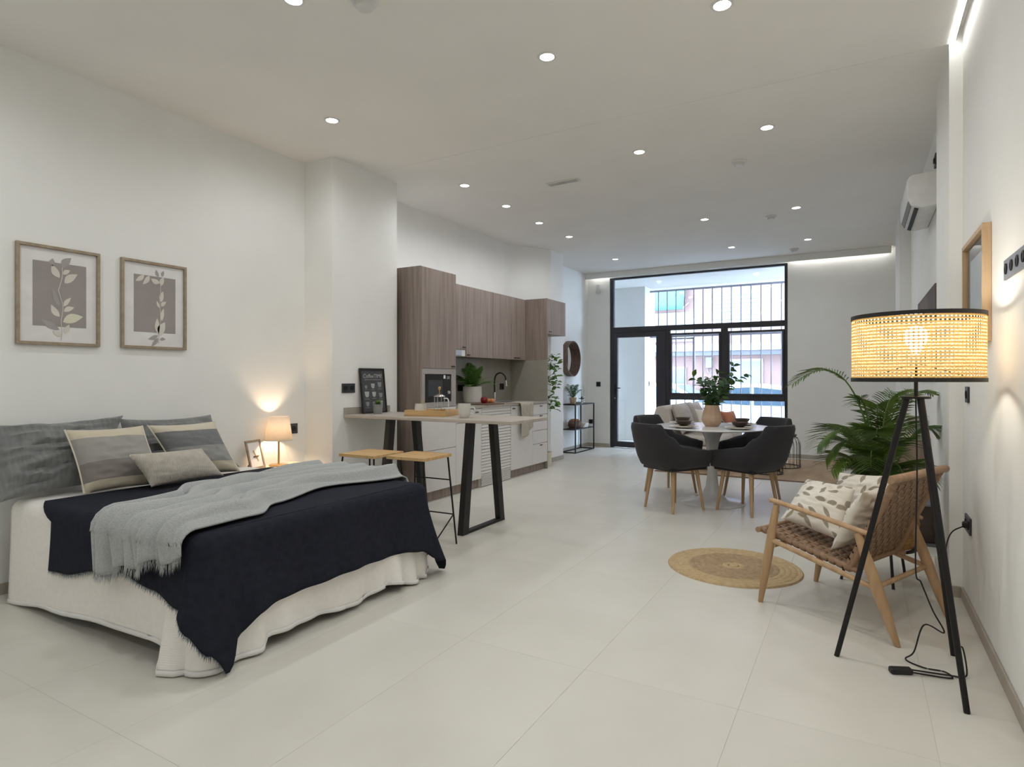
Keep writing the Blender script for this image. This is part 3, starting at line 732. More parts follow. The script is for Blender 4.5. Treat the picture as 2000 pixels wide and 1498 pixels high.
def tilt(o): o.matrix_local = FM; return o
w_, h_, s_ = .165, .225, .015
for a in ((-w_/2, w_/2, 0, s_), (-w_/2, w_/2, h_-s_, h_), (-w_/2, -w_/2+s_, s_, h_-s_), (w_/2-s_, w_/2, s_, h_-s_)):
    tilt(MB().bb(-.008, .008, a[0], a[1], a[2], a[3], .0015).build('frame_bar', 'fr_wood', t, smooth=False))
tilt(MB().bb(-.006, .002, -w_/2+s_, w_/2-s_, s_, h_-s_).build('mount', 'paper', t, smooth=False))
pm = MB()
for k in range(9):
    a = .3*k; pm.poly([(.0025, .02*math.cos(a)-.004-.003*k*.5, .055+.012*k*.8), (.0025, .02*math.cos(a)+.012, .06+.012*k*.8), (.0025, .012*math.cos(a+1), .07+.012*k*.8)])
tilt(pm.build('leaf_print', 'fr_wood', t, smooth=False, recalc=False))
MB().poly([(-.012, -.03, .10), (-.012, .03, .10), (-.09, .02, .001), (-.09, -.02, .001)]).build('easel_leg', 'board', t, solid=.004)
# ---------------------------------------------------------------- botanical frames
def botanical(y0, y1, z0, z1, label, leaves, stem):
    X0 = -4.133; t = thing('framed_print', label, 'picture', (X0, (y0+y1)/2, z0), group='botanical prints over the bed'); s = .017
    def bx(n, m, a, b, c, d, e, f): return MB().bb(X0+a, X0+b, c, d, e, f, .0008).build(n, m, t, smooth=False, world=True)
    for a in ((y0, y1, z0, z0+s), (y0, y1, z1-s, z1), (y0, y0+s, z0+s, z1-s), (y1-s, y1, z0+s, z1-s)): bx('frame_bar', 'fr_wood', .001, .024, *a)
    bx('sheet', 'paper', .002, .008, y0+s, y1-s, z0+s, z1-s)
    ya, yb, za, zb = lerp(y0, y1, .19), lerp(y0, y1, .83), lerp(z0, z1, .19), lerp(z0, z1, .84)
    bx('colour_field', 'taupe', .0085, .0095, ya, yb, za, zb)
    q = lambda u, v: (lerp(y0, y1, u), lerp(z0, z1, v))
    sm = MB(); pts = [q(*p) for p in stem]
    sm.tube([(X0+.0103, a, c) for a, c in catmull2(pts)], .0022, 5); sm.build('stem_print', 'print', t, world=True)
    for (u0, v0, u1, v1, w, m) in leaves:
        (a0, c0), (a1, c1) = q(u0, v0), q(u1, v1); dx, dz = a1-a0, c1-c0; L = math.hypot(dx, dz); nx, nz = -dz/L, dx/L
        lf = MB(); up = []; dn = []
        for i in range(1, 8):
            s_ = i/8; ww = w*.43*math.sin(PI*s_**.85); cx, cz = a0+dx*s_+nx*w*.12*math.sin(PI*s_), c0+dz*s_+nz*w*.12*math.sin(PI*s_)
            up.append((X0+.0106, cx+nx*ww, cz+nz*ww)); dn.append((X0+.0106, cx-nx*ww, cz-nz*ww))
        lf.poly([(X0+.0106, a0, c0)]+up+[(X0+.0106, a1, c1)]+dn[::-1]); lf.build('leaf_print', m, t, smooth=False, world=True, recalc=False)
    MB().poly([(X0+.014, y0+s, z0+s), (X0+.014, y1-s, z0+s), (X0+.014, y1-s, z1-s), (X0+.014, y0+s, z1-s)]).build('glazing', M['artglass'], t, smooth=False, world=True)
def catmull2(p): return [(v.x, v.y) for v in catmull([(a, b, 0) for a, b in p], 5)]
botanical(1.562, 1.996, 1.398, 1.979, 'larger-looking framed leaf print on the left, stem with one straw coloured leaf', [
    (.50, .69, .41, .82, .045, 'print'), (.42, .80, .42, .88, .035, 'printg'), (.53, .80, .64, .91, .05, 'printg'), (.54, .73, .63, .78, .03, 'print'), (.56, .64, .72, .75, .05, 'print'),
    (.55, .40, .64, .50, .028, 'print'), (.55, .35, .68, .40, .035, 'print'), (.50, .29, .40, .41, .04, 'print'), (.54, .24, .79, .31, .065, 'printy'), (.57, .12, .62, .22, .03, 'print'), (.53, .10, .42, .15, .03, 'print'),
    (.50, .40, .42, .58, .03, 'printg'), (.50, .16, .28, .26, .04, 'printg')],
    [(.52, .05), (.53, .12), (.52, .25), (.54, .40), (.49, .55), (.50, .60), (.53, .70), (.53, .80)])
botanical(2.122, 2.556, 1.400, 1.983, 'framed leaf print on the right, upright stem with small pale leaves', [
    (.58, .77, .44, .81, .04, 'print'), (.60, .74, .64, .85, .035, 'print'), (.56, .84, .52, .92, .025, 'printg'), (.62, .85, .64, .92, .025, 'printg'), (.34, .84, .21, .76, .035, 'print'), (.42, .84, .32, .73, .035, 'print'),
    (.60, .55, .63, .68, .035, 'print'), (.58, .48, .53, .56, .02, 'print'), (.60, .50, .68, .56, .03, 'print'), (.61, .33, .64, .48, .03, 'print'), (.56, .17, .54, .36, .04, 'print'), (.58, .16, .66, .32, .06, 'print'),
    (.55, .16, .40, .11, .03, 'printg'), (.55, .13, .45, .03, .03, 'printg'), (.58, .11, .67, .12, .025, 'printg')],
    [(.56, .06), (.57, .17), (.59, .35), (.58, .52), (.59, .65), (.59, .76)])
# ---------------------------------------------------------------- KITCHEN
XD = -3.60      # door fronts
def leafstrip(mb, base, tip, w, droop=0.0, fold=0.0, n=3, side=None):
    """one narrow leaf as a bent strip"""
    base, tip = Vector(base), Vector(tip); d = tip-base; L = d.length
    if side is None: side = d.cross(Vector((0, 0, 1)))
    if side.length < 1e-6: side = Vector((1, 0, 0))
    side = side.normalized(); prev = None
    for i in range(n+1):
        t = i/n; p = base+d*t+Vector((0, 0, -droop*t*t)); ww = w*math.sin(PI*(.12+.86*t))**.8 if i < n else w*.06
        a, b = mb.b.verts.new(p+side*ww), mb.b.verts.new(p-side*ww)
        if prev: mb.b.faces.new((prev[0], prev[1], b, a))
        prev = (a, b)
def ovalleaf(mb, base, tip, w, nrm=None):
    base, tip = Vector(base), Vector(tip); d = tip-base; side = d.cross(nrm if nrm is not None else Vector((random.uniform(-1, 1), random.uniform(-1, 1), 1))).normalized()
    up = side.cross(d).normalized()
    mid = [base+d*t+up*d.length*.12*math.sin(PI*t) for t in (.0, .25, .55, .8, 1)]; ws = (0.02, .8, 1, .62, .02)
    L = [mb.b.verts.new(m+side*w*k+up*w*.25*k) for m, k in zip(mid, ws)]; Rr = [mb.b.verts.new(m-side*w*k+up*w*.25*k) for m, k in zip(mid, ws)]; Cc = [mb.b.verts.new(m) for m in mid]
    for i in range(4):
        mb.b.faces.new((L[i], L[i+1], Cc[i+1], Cc[i])); mb.b.faces.new((Cc[i], Cc[i+1], Rr[i+1], Rr[i]))
def handle(parent, y, z, x=XD, horiz=True):
    MB().bb(x+.0005, x+.014, y-.028, y+.028, z-.005, z+.005, .0015).build('handle', 'black', parent, smooth=False, world=True)
def front(parent, name, m, y0, y1, z0, z1, x=XD, th=.018, hy=None, hz=None, gap=.0015):
    o = MB().bb(x-th, x, y0+gap, y1-gap, z0+gap, z1-gap, .0012).build(name, m, parent, smooth=False, world=True)
    if hy is not None: handle(o, hy, hz, x)
    return o
ky = [4.535, 5.115, 5.60, 6.25, 6.805, 7.222]
t = thing('tall_cabinet', 'tall walnut cabinet tower with built-in microwave and pale lower drawers', 'cabinet', (-3.9, 4.82, 0))
MB().bb(-4.179, XD-.019, ky[0]+.018, ky[1]-.001, .10, 2.27).build('carcass', 'white', t, smooth=False, world=True)
MB().bb(-4.179, XD-.001, ky[0], ky[0]+.0175, 0, 2.272, .001).build('side_panel', 'walnut', t, smooth=False, world=True)
MB().bb(-4.17, XD-.045, ky[0]+.018, ky[1]-.001, .001, .099).build('plinth', 'walnut', t, smooth=False, world=True)
front(t, 'door', 'walnut', ky[0]+.018, ky[1], 1.298, 2.272, hy=5.06, hz=1.325)
front(t, 'drawer', 'white', ky[0]+.018, ky[1], .50, .915); front(t, 'drawer', 'white', ky[0]+.018, ky[1], .10, .497)
ov = thing('microwave', 'built-in black microwave in a pale grey frame in the tall cabinet', 'microwave', (-3.6, 4.83, .92))
for a in ((4.554, 5.112, .918, .968), (4.554, 5.112, 1.245, 1.296), (4.554, 4.600, .969, 1.244), (5.035, 5.112, .969, 1.244)):
    MB().bb(XD-.018, XD+.001, *a).build('trim_frame', 'greyframe', ov, smooth=False, world=True)
MB().bb(XD-.018, XD-.004, 4.601, 5.034, .970, 1.243, .003).build('glass_door', 'darkglass', ov, smooth=False, world=True)
MB().bb(XD-.0039, XD-.003, 4.655, 4.89, 1.03, 1.185).build('window', 'smoked', ov, smooth=False, world=True)
MB().bb(XD-.0039, XD-.002, 4.905, 4.935, 1.20, 1.235).build('sticker', 'paper', ov, smooth=False, world=True)
MB().bb(XD-.0039, XD-.003, 4.96, 5.01, 1.195, 1.225).build('display', 'pluggrey', ov, smooth=False, world=True)
o = MB().lathe([(0, 0), (.018, 0), (.016, .012), (0, .012)], n=20).build('dial', 'greyframe', ov); o.matrix_local = Matrix.Translation((-3.604+3.6, 4.99-4.83, 1.06-.92)) @ Matrix.Rotation(R(90), 4, 'Y')
def base(label, y0, y1):
    t = thing('base_cabinet', label, 'cabinet', (-3.9, (y0+y1)/2, 0))
    MB().bb(-4.179, XD-.019, y0+.001, y1-.001, .10, .874).build('carcass', 'white', t, smooth=False, world=True)
    MB().bb(-4.17, XD-.045, y0+.001, y1-.001, .001, .099).build('plinth', 'walnut', t, smooth=False, world=True); return t
t = base('white base cabinet next to the tall tower, partly behind the bar', ky[1], ky[2])
front(t, 'drawer', 'white', ky[1], ky[2], .735, .872, hy=5.50, hz=.835); front(t, 'door', 'white', ky[1], ky[2], .10, .732)
t = thing('slatted_shutter', 'white horizontally slatted shutter front between the base cabinets', 'shutter', (XD, 5.925, 0))
MB().bb(-4.17, XD-.0155, ky[2]+.003, ky[3]-.003, .003, .872).build('backing', 'white', t, smooth=False, world=True)
z = .012; k = 0
while z < .86:
    h = .016 if z < .13 else .034
    sl = MB(); n = 6
    sl.grid(lambda u, v: Vector((XD-.014+.014*math.sin(PI*v)**.6, lerp(ky[2]+.004, ky[3]-.004, u), z+(h-.001)*v)), 1, n)
    sl.build('slat', 'white', t, world=True, angle=60); z += h; k += 1
t = base('white base cabinet under the sink with the tea towel over it', ky[3], ky[4])
front(t, 'door', 'white', ky[3], ky[4], .10, .872, hy=6.31, hz=.84)
t = base('white drawer unit at the far end of the kitchen run', ky[4], ky[5]-.002)
for z0, z1, hz in ((.735, .872, .843), (.53, .732, .716), (.36, .527, None), (.10, .357, .335)): front(t, 'drawer', 'white', ky[4], ky[5]-.002, z0, z1, hy=7.03 if hz else None, hz=hz)
t = thing('worktop', 'thin grey worktop along the kitchen run', 'worktop', (-3.9, 6.17, .875))
MB().bb(-4.178, XD+.012, ky[1]+.001, ky[5]-.002, .8755, .90, .001).build('slab', 'counter', t, smooth=False, world=True)
sk = MB().bb(-4.05, -3.68, 6.42, 6.92, .9005, .904, .001).build('sink_rim', 'ceramic', t, smooth=False, world=True)
MB().bb(-4.02, -3.72, 6.46, 6.88, .9041, .9046).build('basin', 'shadwin', sk, smooth=False, world=True)
t = thing('splashback', 'grey green splashback panel behind the kitchen worktop', 'splashback', (-4.17, 6.17, .9))
MB().bb(-4.179, -4.165, ky[1]+.001, ky[5]-.001, .9005, 1.448).build('panel', 'splash', t, smooth=False, world=True)
t = thing('end_panel', 'full-height gable panel closing the kitchen run, walnut above and grey below', 'panel', (-3.9, 7.23, 0))
MB().bb(-4.179, XD-.002, ky[5], ky[5]+.018, 1.449, 2.272, .001).build('upper_board', 'walnut', t, smooth=False, world=True)
MB().bb(-4.179, XD-.002, ky[5], ky[5]+.018, .0005, 1.4485, .001).build('lower_board', 'splash', t, smooth=False, world=True)
XU = -3.93
def upper(label, y0, y1, z0, hy, hz, m='walnut', x=XU, xb=-4.179, z1=2.27):
    t = thing('wall_cabinet', label, 'cabinet', ((x+xb)/2, (y0+y1)/2, z0), group='walnut wall cabinets')
    MB().bb(xb, x-.019, y0+.0005, y1-.0005, z0, z1).build('carcass', 'walnut', t, smooth=False, world=True)
    front(t, 'door', m, y0, y1, z0-.003, z1, x=x, hy=hy, hz=hz); return t
upper('narrow walnut wall cabinet above the cooker hood', 5.117, 5.785, 1.535, 5.74, 1.56)
upper('walnut wall cabinet right of the hood, handle at its left', 5.787, 6.38, 1.452, 5.83, 1.475)
upper('walnut wall cabinet third from the tower, handle at its right', 6.382, 6.975, 1.452, 6.935, 1.475)
upper('narrowest walnut wall cabinet in the corner by the end panel', 6.977, 7.218, 1.452, 7.02, 1.475)
upper('short walnut wall cabinet beyond the end panel, over the tall plant', 7.245, 7.80, 1.80, 7.30, 1.83, x=XD-.002, xb=-3.83)
t = thing('cooker_hood', 'slim white pull-out cooker hood under the narrow wall cabinet', 'hood', (-4.05, 5.45, 1.45))
MB().bb(-4.179, XU-.003, 5.13, 5.775, 1.455, 1.53, .003).build('body', 'plastic', t, smooth=False, world=True)
MB().bb(XU-.0028, XU+.004, 5.13, 5.70, 1.462, 1.525, .002).build('front_lip', 'chrome', t, smooth=False, world=True)
t = thing('faucet', 'black gooseneck kitchen faucet with chrome base at the sink', 'faucet', (-4.08, 6.66, .904))
MB().lathe([(0, 0), (.026, 0), (.026, .012), (.018, .016), (.018, .12), (0, .12)], n=20).build('body', 'chrome', t)
MB().tube(catmull([(0, 0, .12), (0, 0, .27), (.02, .01, .345), (.075, .03, .37), (.125, .05, .33), (.135, .055, .27)], 7), .0105, 10).build('hose_neck', 'black', t)
MB().tube([(.135, .055, .275), (.14, .057, .20)], [.013, .016], 12).build('spray_head', 'chrome', t)
MB().tube([(0, -.018, .08), (.01, -.06, .10)], .006, 8).build('lever', 'chrome', t)
plate_x('wall_socket', 'black socket on the splashback behind the fern pot', -4.165, 5.95, 6.09, 1.05, 1.125, 'plug2', 2)
plate_x('wall_socket', 'black square socket on the splashback behind the faucet', -4.165, 6.93, 7.03, 1.055, 1.135, 'plug2', 1)
def pot(name, label, cat, loc, prof, m, soil_r, soil_z, group=None):
    t = thing(name, label, cat, loc, group=group)
    MB().lathe(prof, n=36).build('pot', m, t)
    MB().lathe([(0, soil_z), (soil_r, soil_z)], n=28).build('soil', 'soil', t, recalc=False); return t
def fern(t, z, n, L, w, m='leaf', spread=(.2, 1.2), seed=1, leafl=.05, part='frond', step=9, lw=.006):
    rnd = random.Random(seed)
    for k in range(n):
        a = 2*PI*k/n+rnd.uniform(-.3, .3); e = rnd.uniform(*spread); l = L*rnd.uniform(.75, 1.1)
        d = Vector((math.cos(a)*math.sin(e), math.sin(a)*math.sin(e), math.cos(e)))
        pts = bez([(0, 0, z), Vector((0, 0, z))+d*l*.55+Vector((0, 0, l*.12)), Vector((0, 0, z))+d*l-Vector((0, 0, l*.18*math.sin(e)))], step)
        fb_ = MB(); fb_.tube(pts, [.0022*(1-i/(len(pts)*1.15)) for i in range(len(pts))], 4)
        for i in range(1, len(pts)):
            dd = (pts[i]-pts[i-1]).normalized(); sd = dd.cross(Vector((0, 0, 1)))
            if sd.length < .05: sd = Vector((math.sin(a), -math.cos(a), 0))
            sd.normalize(); ll = leafl*math.sin(PI*(.15+.8*i/len(pts)))
            for s_ in (-1, 1): leafstrip(fb_, pts[i], pts[i]+(sd*s_+dd*.7)*ll, lw, ll*.15, n=2, side=dd.cross(sd).cross(sd*s_+dd*.7).normalized())
        fb_.build(part, m, t, smooth=False, recalc=False)
t = pot('potted_fern', 'bushy green fern in a white ribbed pot on the kitchen worktop', 'plant', (-4.02, 6.05, .9005), [(0, 0), (.080, 0), (.105, .02), (.115, .10), (.113, .205), (.104, .205), (.10, .18), (0, .18)], 'ceramic', .102, .182)
fern(t, .18, 26, .34, .01, seed=4, leafl=.075, spread=(.35, 1.35), step=12, lw=.009)
t = thing('chopping_board', 'dark brown board on the worktop carrying the fruit', 'board', (-3.72, 5.90, .9005))
MB().bb(-.13, .115, -.16, .21, 0, .012, .003).build('board', 'board', t, smooth=False)
t = thing('apple', 'red apple on the dark board in front of the fern', 'fruit', (-3.775, 5.93, .913))
MB().lathe([(0, .012), (.012, .003), (.03, .004), (.042, .025), (.043, .045), (.034, .068), (.016, .074), (0, .064)], n=24).build('flesh', 'apple', t)
MB().tube([(0, 0, .064), (.004, .002, .085)], .002, 6).build('stem', 'twig', t)
for k, (x, y, r) in enumerate(((-3.80, 6.02, .03), (-3.735, 6.05, .028), (-3.80, 6.083, .026))):
    t = thing('apricot', ('orange apricot nearest the red apple', 'orange apricot on the front edge of the board', 'orange apricot furthest from the apple')[k], 'fruit', (x, y, .9005 if k == 2 and False else .913), group='apricots on the board')
    MB().lathe([(0, .003), (r*.55, .001), (r*.95, r*.55), (r, r), (r*.8, r*1.6), (r*.3, r*1.85), (0, r*1.72)], n=20).build('flesh', 'orange', t)
    MB().tube([(0, 0, r*1.70), (.002, .001, r*2.0)], .0015, 5).build('stem', 'twig', t)
t = thing('bottle', 'slim white bottle standing at the near corner of the worktop', 'bottle', (-3.72, 5.22, .9005))
MB().lathe([(0, 0), (.022, 0), (.023, .01), (.023, .12), (.012, .15), (.011, .18), (0, .18)], n=20).build('body', 'ceramic', t)
MB().lathe([(0, .1805), (.012, .1805), (.012, .20), (0, .20)], n=16).build('cap', 'plastic', t)
# tea towel draped over the worktop edge
tw = MB()
def towel(u, v):
    y = lerp(6.40, 6.76, u)+.02*math.sin(v*4+u*3)*v-.06*v*(u-.5); f = .012*math.sin(u*21+v*2)*min(1, v*2)+.02*abs(math.sin(u*10))*v
    s = v*.62; e = XD+.018
    if s < .18: return Vector((e-.18+s, y, .905+.004*math.sin(u*14)))
    if s < .22: a = (s-.18)/.04*PI/2; return Vector((e+.02*math.sin(a)+f*.5, y, .885+.020*math.cos(a)))
    return Vector((e+.021+f, y, .885-(s-.22)*(1.0-.35*max(0, u-.45)*2)))
tw.grid(towel, 30, 34); tag(tw.build('tea_towel', 'towel', angle=80, solid=.005), 'beige linen tea towel hanging over the worktop edge by the sink', 'towel')
# tall plant behind the end panel
t = pot('tall_plant', 'tall leafy plant in a cream pot squeezed between the end panel and the pier', 'plant', (-3.70, 7.395, 0), [(0, 0), (.06, 0), (.075, .20), (.069, .20), (.066, .17), (0, .17)], 'cream', .066, .175)
MB().tube(catmull([(0, 0, .17), (.012, -.01, .6), (.0, .0, 1.0), (.012, .008, 1.45)], 6), [.008]*18+[.004], 6).build('stem', 'twig', t)
rnd = random.Random(5); vl = []
for zc, ww, nn in ((1.40, .17, 34), (1.17, .17, 34), (.88, .17, 30), (1.0, .1, 6)):
    for k in range(nn):
        a = rnd.uniform(-1.9, 1.2); base_ = Vector((.0, 0, zc+rnd.uniform(-.05, .05)))
        q = base_+Vector((math.cos(a), math.sin(a), 0))*ww*rnd.uniform(.25, 1)+Vector((0, 0, rnd.uniform(-.07, .09)))
        q.y = max(q.y, -.09); q.x = max(q.x, -.10)
        lb = MB(); e = q+Vector((math.cos(a)*.7, math.sin(a)*.7, rnd.uniform(-.5, .5)))*.10; e.y = max(e.y, -.115); e.x = max(e.x, -.12); ovalleaf(lb, q, e, .026); lb.tube([base_, q], .0015, 4)
        lb.build('leaf', 'leaf', t, smooth=False, recalc=False)
# ---------------------------------------------------------------- BAR TABLE
t = thing('bar_table', 'high breakfast bar with greyed oak slab on two black trapezoid legs', 'table', (-2.97, 4.03, 0))
MB().bb(-3.797, -2.148, 3.74, 4.32, .868, .893, .004, 2).build('table_top', 'barwood', t, smooth=False, world=True)
MB().bb(-3.798, -3.788, 3.745, 4.32, .8935, .952, .001).build('upstand', 'counter', t, smooth=False, world=True)
for x in (-2.64, -3.455):
    lg = MB(); w = .05; h = .8675
    for (yb0, yb1, yt0, yt1) in ((3.805, 3.885, 3.915, 3.985), (4.365, 4.435, 4.245, 4.315)):
        vs = [(x-w/2, yb0, 0), (x+w/2, yb0, 0), (x+w/2, yb1, 0), (x-w/2, yb1, 0), (x-w/2, yt0, h), (x+w/2, yt0, h), (x+w/2, yt1, h), (x-w/2, yt1, h)]
        V = [lg.b.verts.new(v) for v in vs]
        for f_ in ((0, 3, 2, 1), (4, 5, 6, 7), (0, 1, 5, 4), (1, 2, 6, 5), (2, 3, 7, 6), (3, 0, 4, 7)): lg.b.faces.new([V[i] for i in f_])
    lg.bb(x-w/2+.001, x+w/2-.001, 3.87, 4.38, .001, .022); lg.bb(x-w/2+.001, x+w/2-.001, 3.97, 4.26, .845, .867)
    lg.build('leg_frame', 'black', t, smooth=False, world=True)
# stools
def stool(x, y, rz, label):
    t = thing('bar_stool', label, 'stool', (x, y, 0), rz, group='bar stools'); s = MB(); H_ = .66
    for k in range(5): MB().bb(-.165+.066*k+.0006, -.165+.066*(k+1)-.0006, -.165, .165, H_-.022, H_, .002).build('seat_board', 'oakx', t, smooth=False)
    for sx in (-1, 1):
        for sy in (-1, 1):
            MB().tube([(sx*.145, sy*.145, H_-.022), (sx*.19, sy*.19, .004)], .0065, 8).build('leg', 'blackmet', t)
    P = lambda z: lerp(.19, .145, z/(H_-.022))
    for nm, z in (('footrest', .22), ('upper_rail', .47)):
        for a, b_ in (((-1, -1), (1, -1)), ((-1, 1), (1, 1))):
            MB().tube([(a[0]*P(z), a[1]*P(z), z), (b_[0]*P(z), b_[1]*P(z), z)], .005, 6).build(nm, 'blackmet', t)
    for sx in (-1, 1): MB().tube([(sx*P(.22), P(.22), .22), (sx*P(.01), -P(.01), .006)], .005, 6).build('brace', 'blackmet', t)
    return t
stool(-2.71, 3.40, R(2), 'wooden bar stool on black wire legs, nearer the bar end')
stool(-3.10, 3.335, R(2), 'wooden bar stool on black wire legs, nearer the wall, half hidden by the bed')
# bar top things
t = thing('chalkboard_poster', 'black framed coffee menu poster leaning on the wall at the end of the bar', 'poster', (-3.74, 4.07, .8935))
pm_ = Matrix.Rotation(R(-6), 4, 'Y'); pw, ph = .155, .40
def P_(o): o.matrix_local = pm_; return o
for a in ((-pw, pw, 0, .014), (-pw, pw, ph-.014, ph), (-pw, -pw+.014, .014, ph-.014), (pw-.014, pw, .014, ph-.014)): P_(MB().bb(-.012, .006, *a, .001).build('frame_bar', 'black', t, smooth=False))
P_(MB().bb(-.010, -.002, -pw+.014, pw-.014, .014, ph-.014).build('chalk_sheet', 'chalk', t, smooth=False))
def text(body, size, parent, m, mtx, name='lettering', shear=0.0, align='CENTER'):
    cu = bpy.data.curves.new('txt', 'FONT'); cu.body = body; cu.size = size; cu.align_x = align; cu.shear = shear; cu.extrude = .0002; cu.resolution_u = 2
    o = bpy.data.objects.new('txt', cu); link(o); dg = bpy.context.evaluated_depsgraph_get(); me = bpy.data.meshes.new_from_object(o.evaluated_get(dg))
    bpy.data.objects.remove(o); me.name = name; me.materials.clear(); me.materials.append(M[m])
    q = link(bpy.data.objects.new(name, me)); q.parent = parent; q.matrix_local = mtx
    if parent.name in INV: INV[q.name] = INV[parent.name]
    return q
TX = lambda y, z: pm_ @ Matrix.Translation((-.0015, y, z)) @ Matrix.Rotation(R(90), 4, 'Z') @ Matrix.Rotation(R(90), 4, 'X')
text('Coffee', .05, t, 'chalkw', TX(-.055, .315), shear=.25); text('TIME', .05, t, 'chalkw', TX(.073, .315))
P_(MB().bb(-.0019, -.0014, -.10, .11, .297, .300).build('rule', 'chalkw', t, smooth=False))
def cup(y, z, s, m):
    c_ = MB(); c_.poly([(-.0013, y-s, z+s), (-.0013, y+s, z+s), (-.0013, y+s*.85, z-s*.2), (-.0013, y+s*.45, z-s*.8), (-.0013, y-s*.45, z-s*.8), (-.0013, y-s*.85, z-s*.2)])
    P_(c_.build('cup_icon', m, t, smooth=False, recalc=False))
    P_(MB().bb(-.0016, -.0013, y-s*.95, y+s*.95, z-s*1.45, z-s*1.25).build('caption', 'chalkd', t, smooth=False))
for (y, z, s, m) in ((-.09, .232, .016, 'chalkd'), (-.003, .240, .024, 'chalkw'), (.085, .25, .026, 'chalkd'), (-.085, .165, .028, 'chalkw'), (.005, .165, .025, 'chalkw'), (.09, .155, .024, 'chalkd'), (-.085, .08, .022, 'chalkd'), (.0, .08, .022, 'chalkd'), (.085, .085, .024, 'chalkw')): cup(y, z, s, m)
t = pot('succulent_pot', 'small green succulent in a grey cement pot before the poster', 'plant', (-3.62, 3.97, .8935), [(0, 0), (.036, 0), (.043, .085), (.039, .085), (.037, .07), (0, .07)], 'potgrey', .038, .072)
for k in range(34):
    a = k*2.4; e = .25+.9*(k/34); lb = MB(); d = Vector((math.cos(a)*math.sin(e), math.sin(a)*math.sin(e), math.cos(e)))
    leafstrip(lb, Vector((0, 0, .07))+d*.005, Vector((0, 0, .07))+d*random.uniform(.05, .068), .006, .004, n=3); lb.build('leaf', 'leaf', t, smooth=False, recalc=False)
t = thing('serving_tray', 'light wooden serving tray on the bar holding the coffee things', 'tray', (-3.075, 4.03, .8935), R(12))
tw_, td_, th_ = .185, .145, .048
MB().bb(-tw_, tw_, -td_, td_, 0, .008).build('bottom', 'oakx', t, smooth=False)
for n_, a in (('side_wall', (-tw_, tw_, -td_, -td_+.010)), ('side_wall', (-tw_, tw_, td_-.010, td_)), ('end_wall', (-tw_, -tw_+.010, -td_+.010, td_-.010)), ('end_wall', (tw_-.010, tw_, -td_+.010, td_-.010))):
    MB().bb(*a, .0085, th_, .002).build(n_, 'oakx', t, smooth=False)
t = thing('french_press', 'glass french press with brass lid on the wooden tray', 'coffee maker', (-3.01, 4.04, .9022))
MB().lathe([(0, .001), (.040, .001), (.041, .004), (.041, .135), (.046, .15)], n=28).build('beaker', M['clear'], t)
MB().lathe([(.047, .02), (.048, .022), (.048, .032), (.047, .034)], n=28, closed=True).build('band', 'brass', t)
for a in (.3, 1.87, 3.44, 5.0): MB().tube([(.044*math.cos(a), .044*math.sin(a), 0), (.044*math.cos(a), .044*math.sin(a), .145)], .0022, 6).build('cage_rod', 'chrome', t)
MB().lathe([(0, .170), (.03, .166), (.048, .153), (.048, .149), (0, .149)], n=28).build('lid', 'chrome', t)
MB().lathe([(0, .1702), (.003, .1702), (.003, .20), (.012, .212), (.013, .225), (.005, .232), (0, .232)], n=18).build('plunger_knob', 'brass', t)
MB().tube(catmull([(.046, .0, .135), (.085, .0, .13), (.092, 0, .08), (.078, 0, .03), (.046, 0, .026)], 6), .005, 8).build('handle', 'plastic', t)
t = thing('milk_jug', 'tapered pale ceramic jug with a spoon on the left of the tray', 'jug', (-3.175, 4.0, .9022))
MB().lathe([(0, 0), (.053, 0), (.056, .004), (.044, .088), (.041, .088), (.05, .006), (0, .006)], n=28).build('body', 'mug', t)
MB().tube([(.0, .01, .012), (-.012, .035, .09), (-.016, .04, .118)], [.002, .002, .005], 6).build('spoon', 'oakx', t)
t = thing('saucer', 'brass rimmed saucer with biscuits on the tray beside the press', 'plate', (-2.935, 3.985, .9022), R(12))
MB().lathe([(0, .012), (.036, .012), (.046, .022), (.044, .024), (.034, .015), (0, .015)], n=28).build('dish', 'brass', t); MB().lathe([(0, 0), (.022, 0), (.018, .012), (0, .012)], n=20).build('foot', 'brass', t)
for k in range(3): MB().sphere((-.016+.015*k, .009*(-1)**k, .021), .009, (1.2, 1, .5), 1).build('biscuit', 'orange', t)
t = thing('mug', 'large pale ceramic mug near the front edge of the bar', 'mug', (-2.665, 3.90, .8935))
MB().lathe([(0, 0), (.030, 0), (.033, .004), (.049, .035), (.049, .112), (.045, .112), (.045, .036), (.03, .008), (0, .008)], n=32).build('body', 'mug', t)
MB().tube(catmull([(.046, .012, .08), (.075, .02, .082), (.085, .022, .055), (.07, .018, .03), (.045, .012, .035)], 6), .0055, 8).build('handle', 'mug', t)
MB().lathe([(0, .075), (.042, .075)], n=24).build('coffee', 'coffee', t, recalc=False)
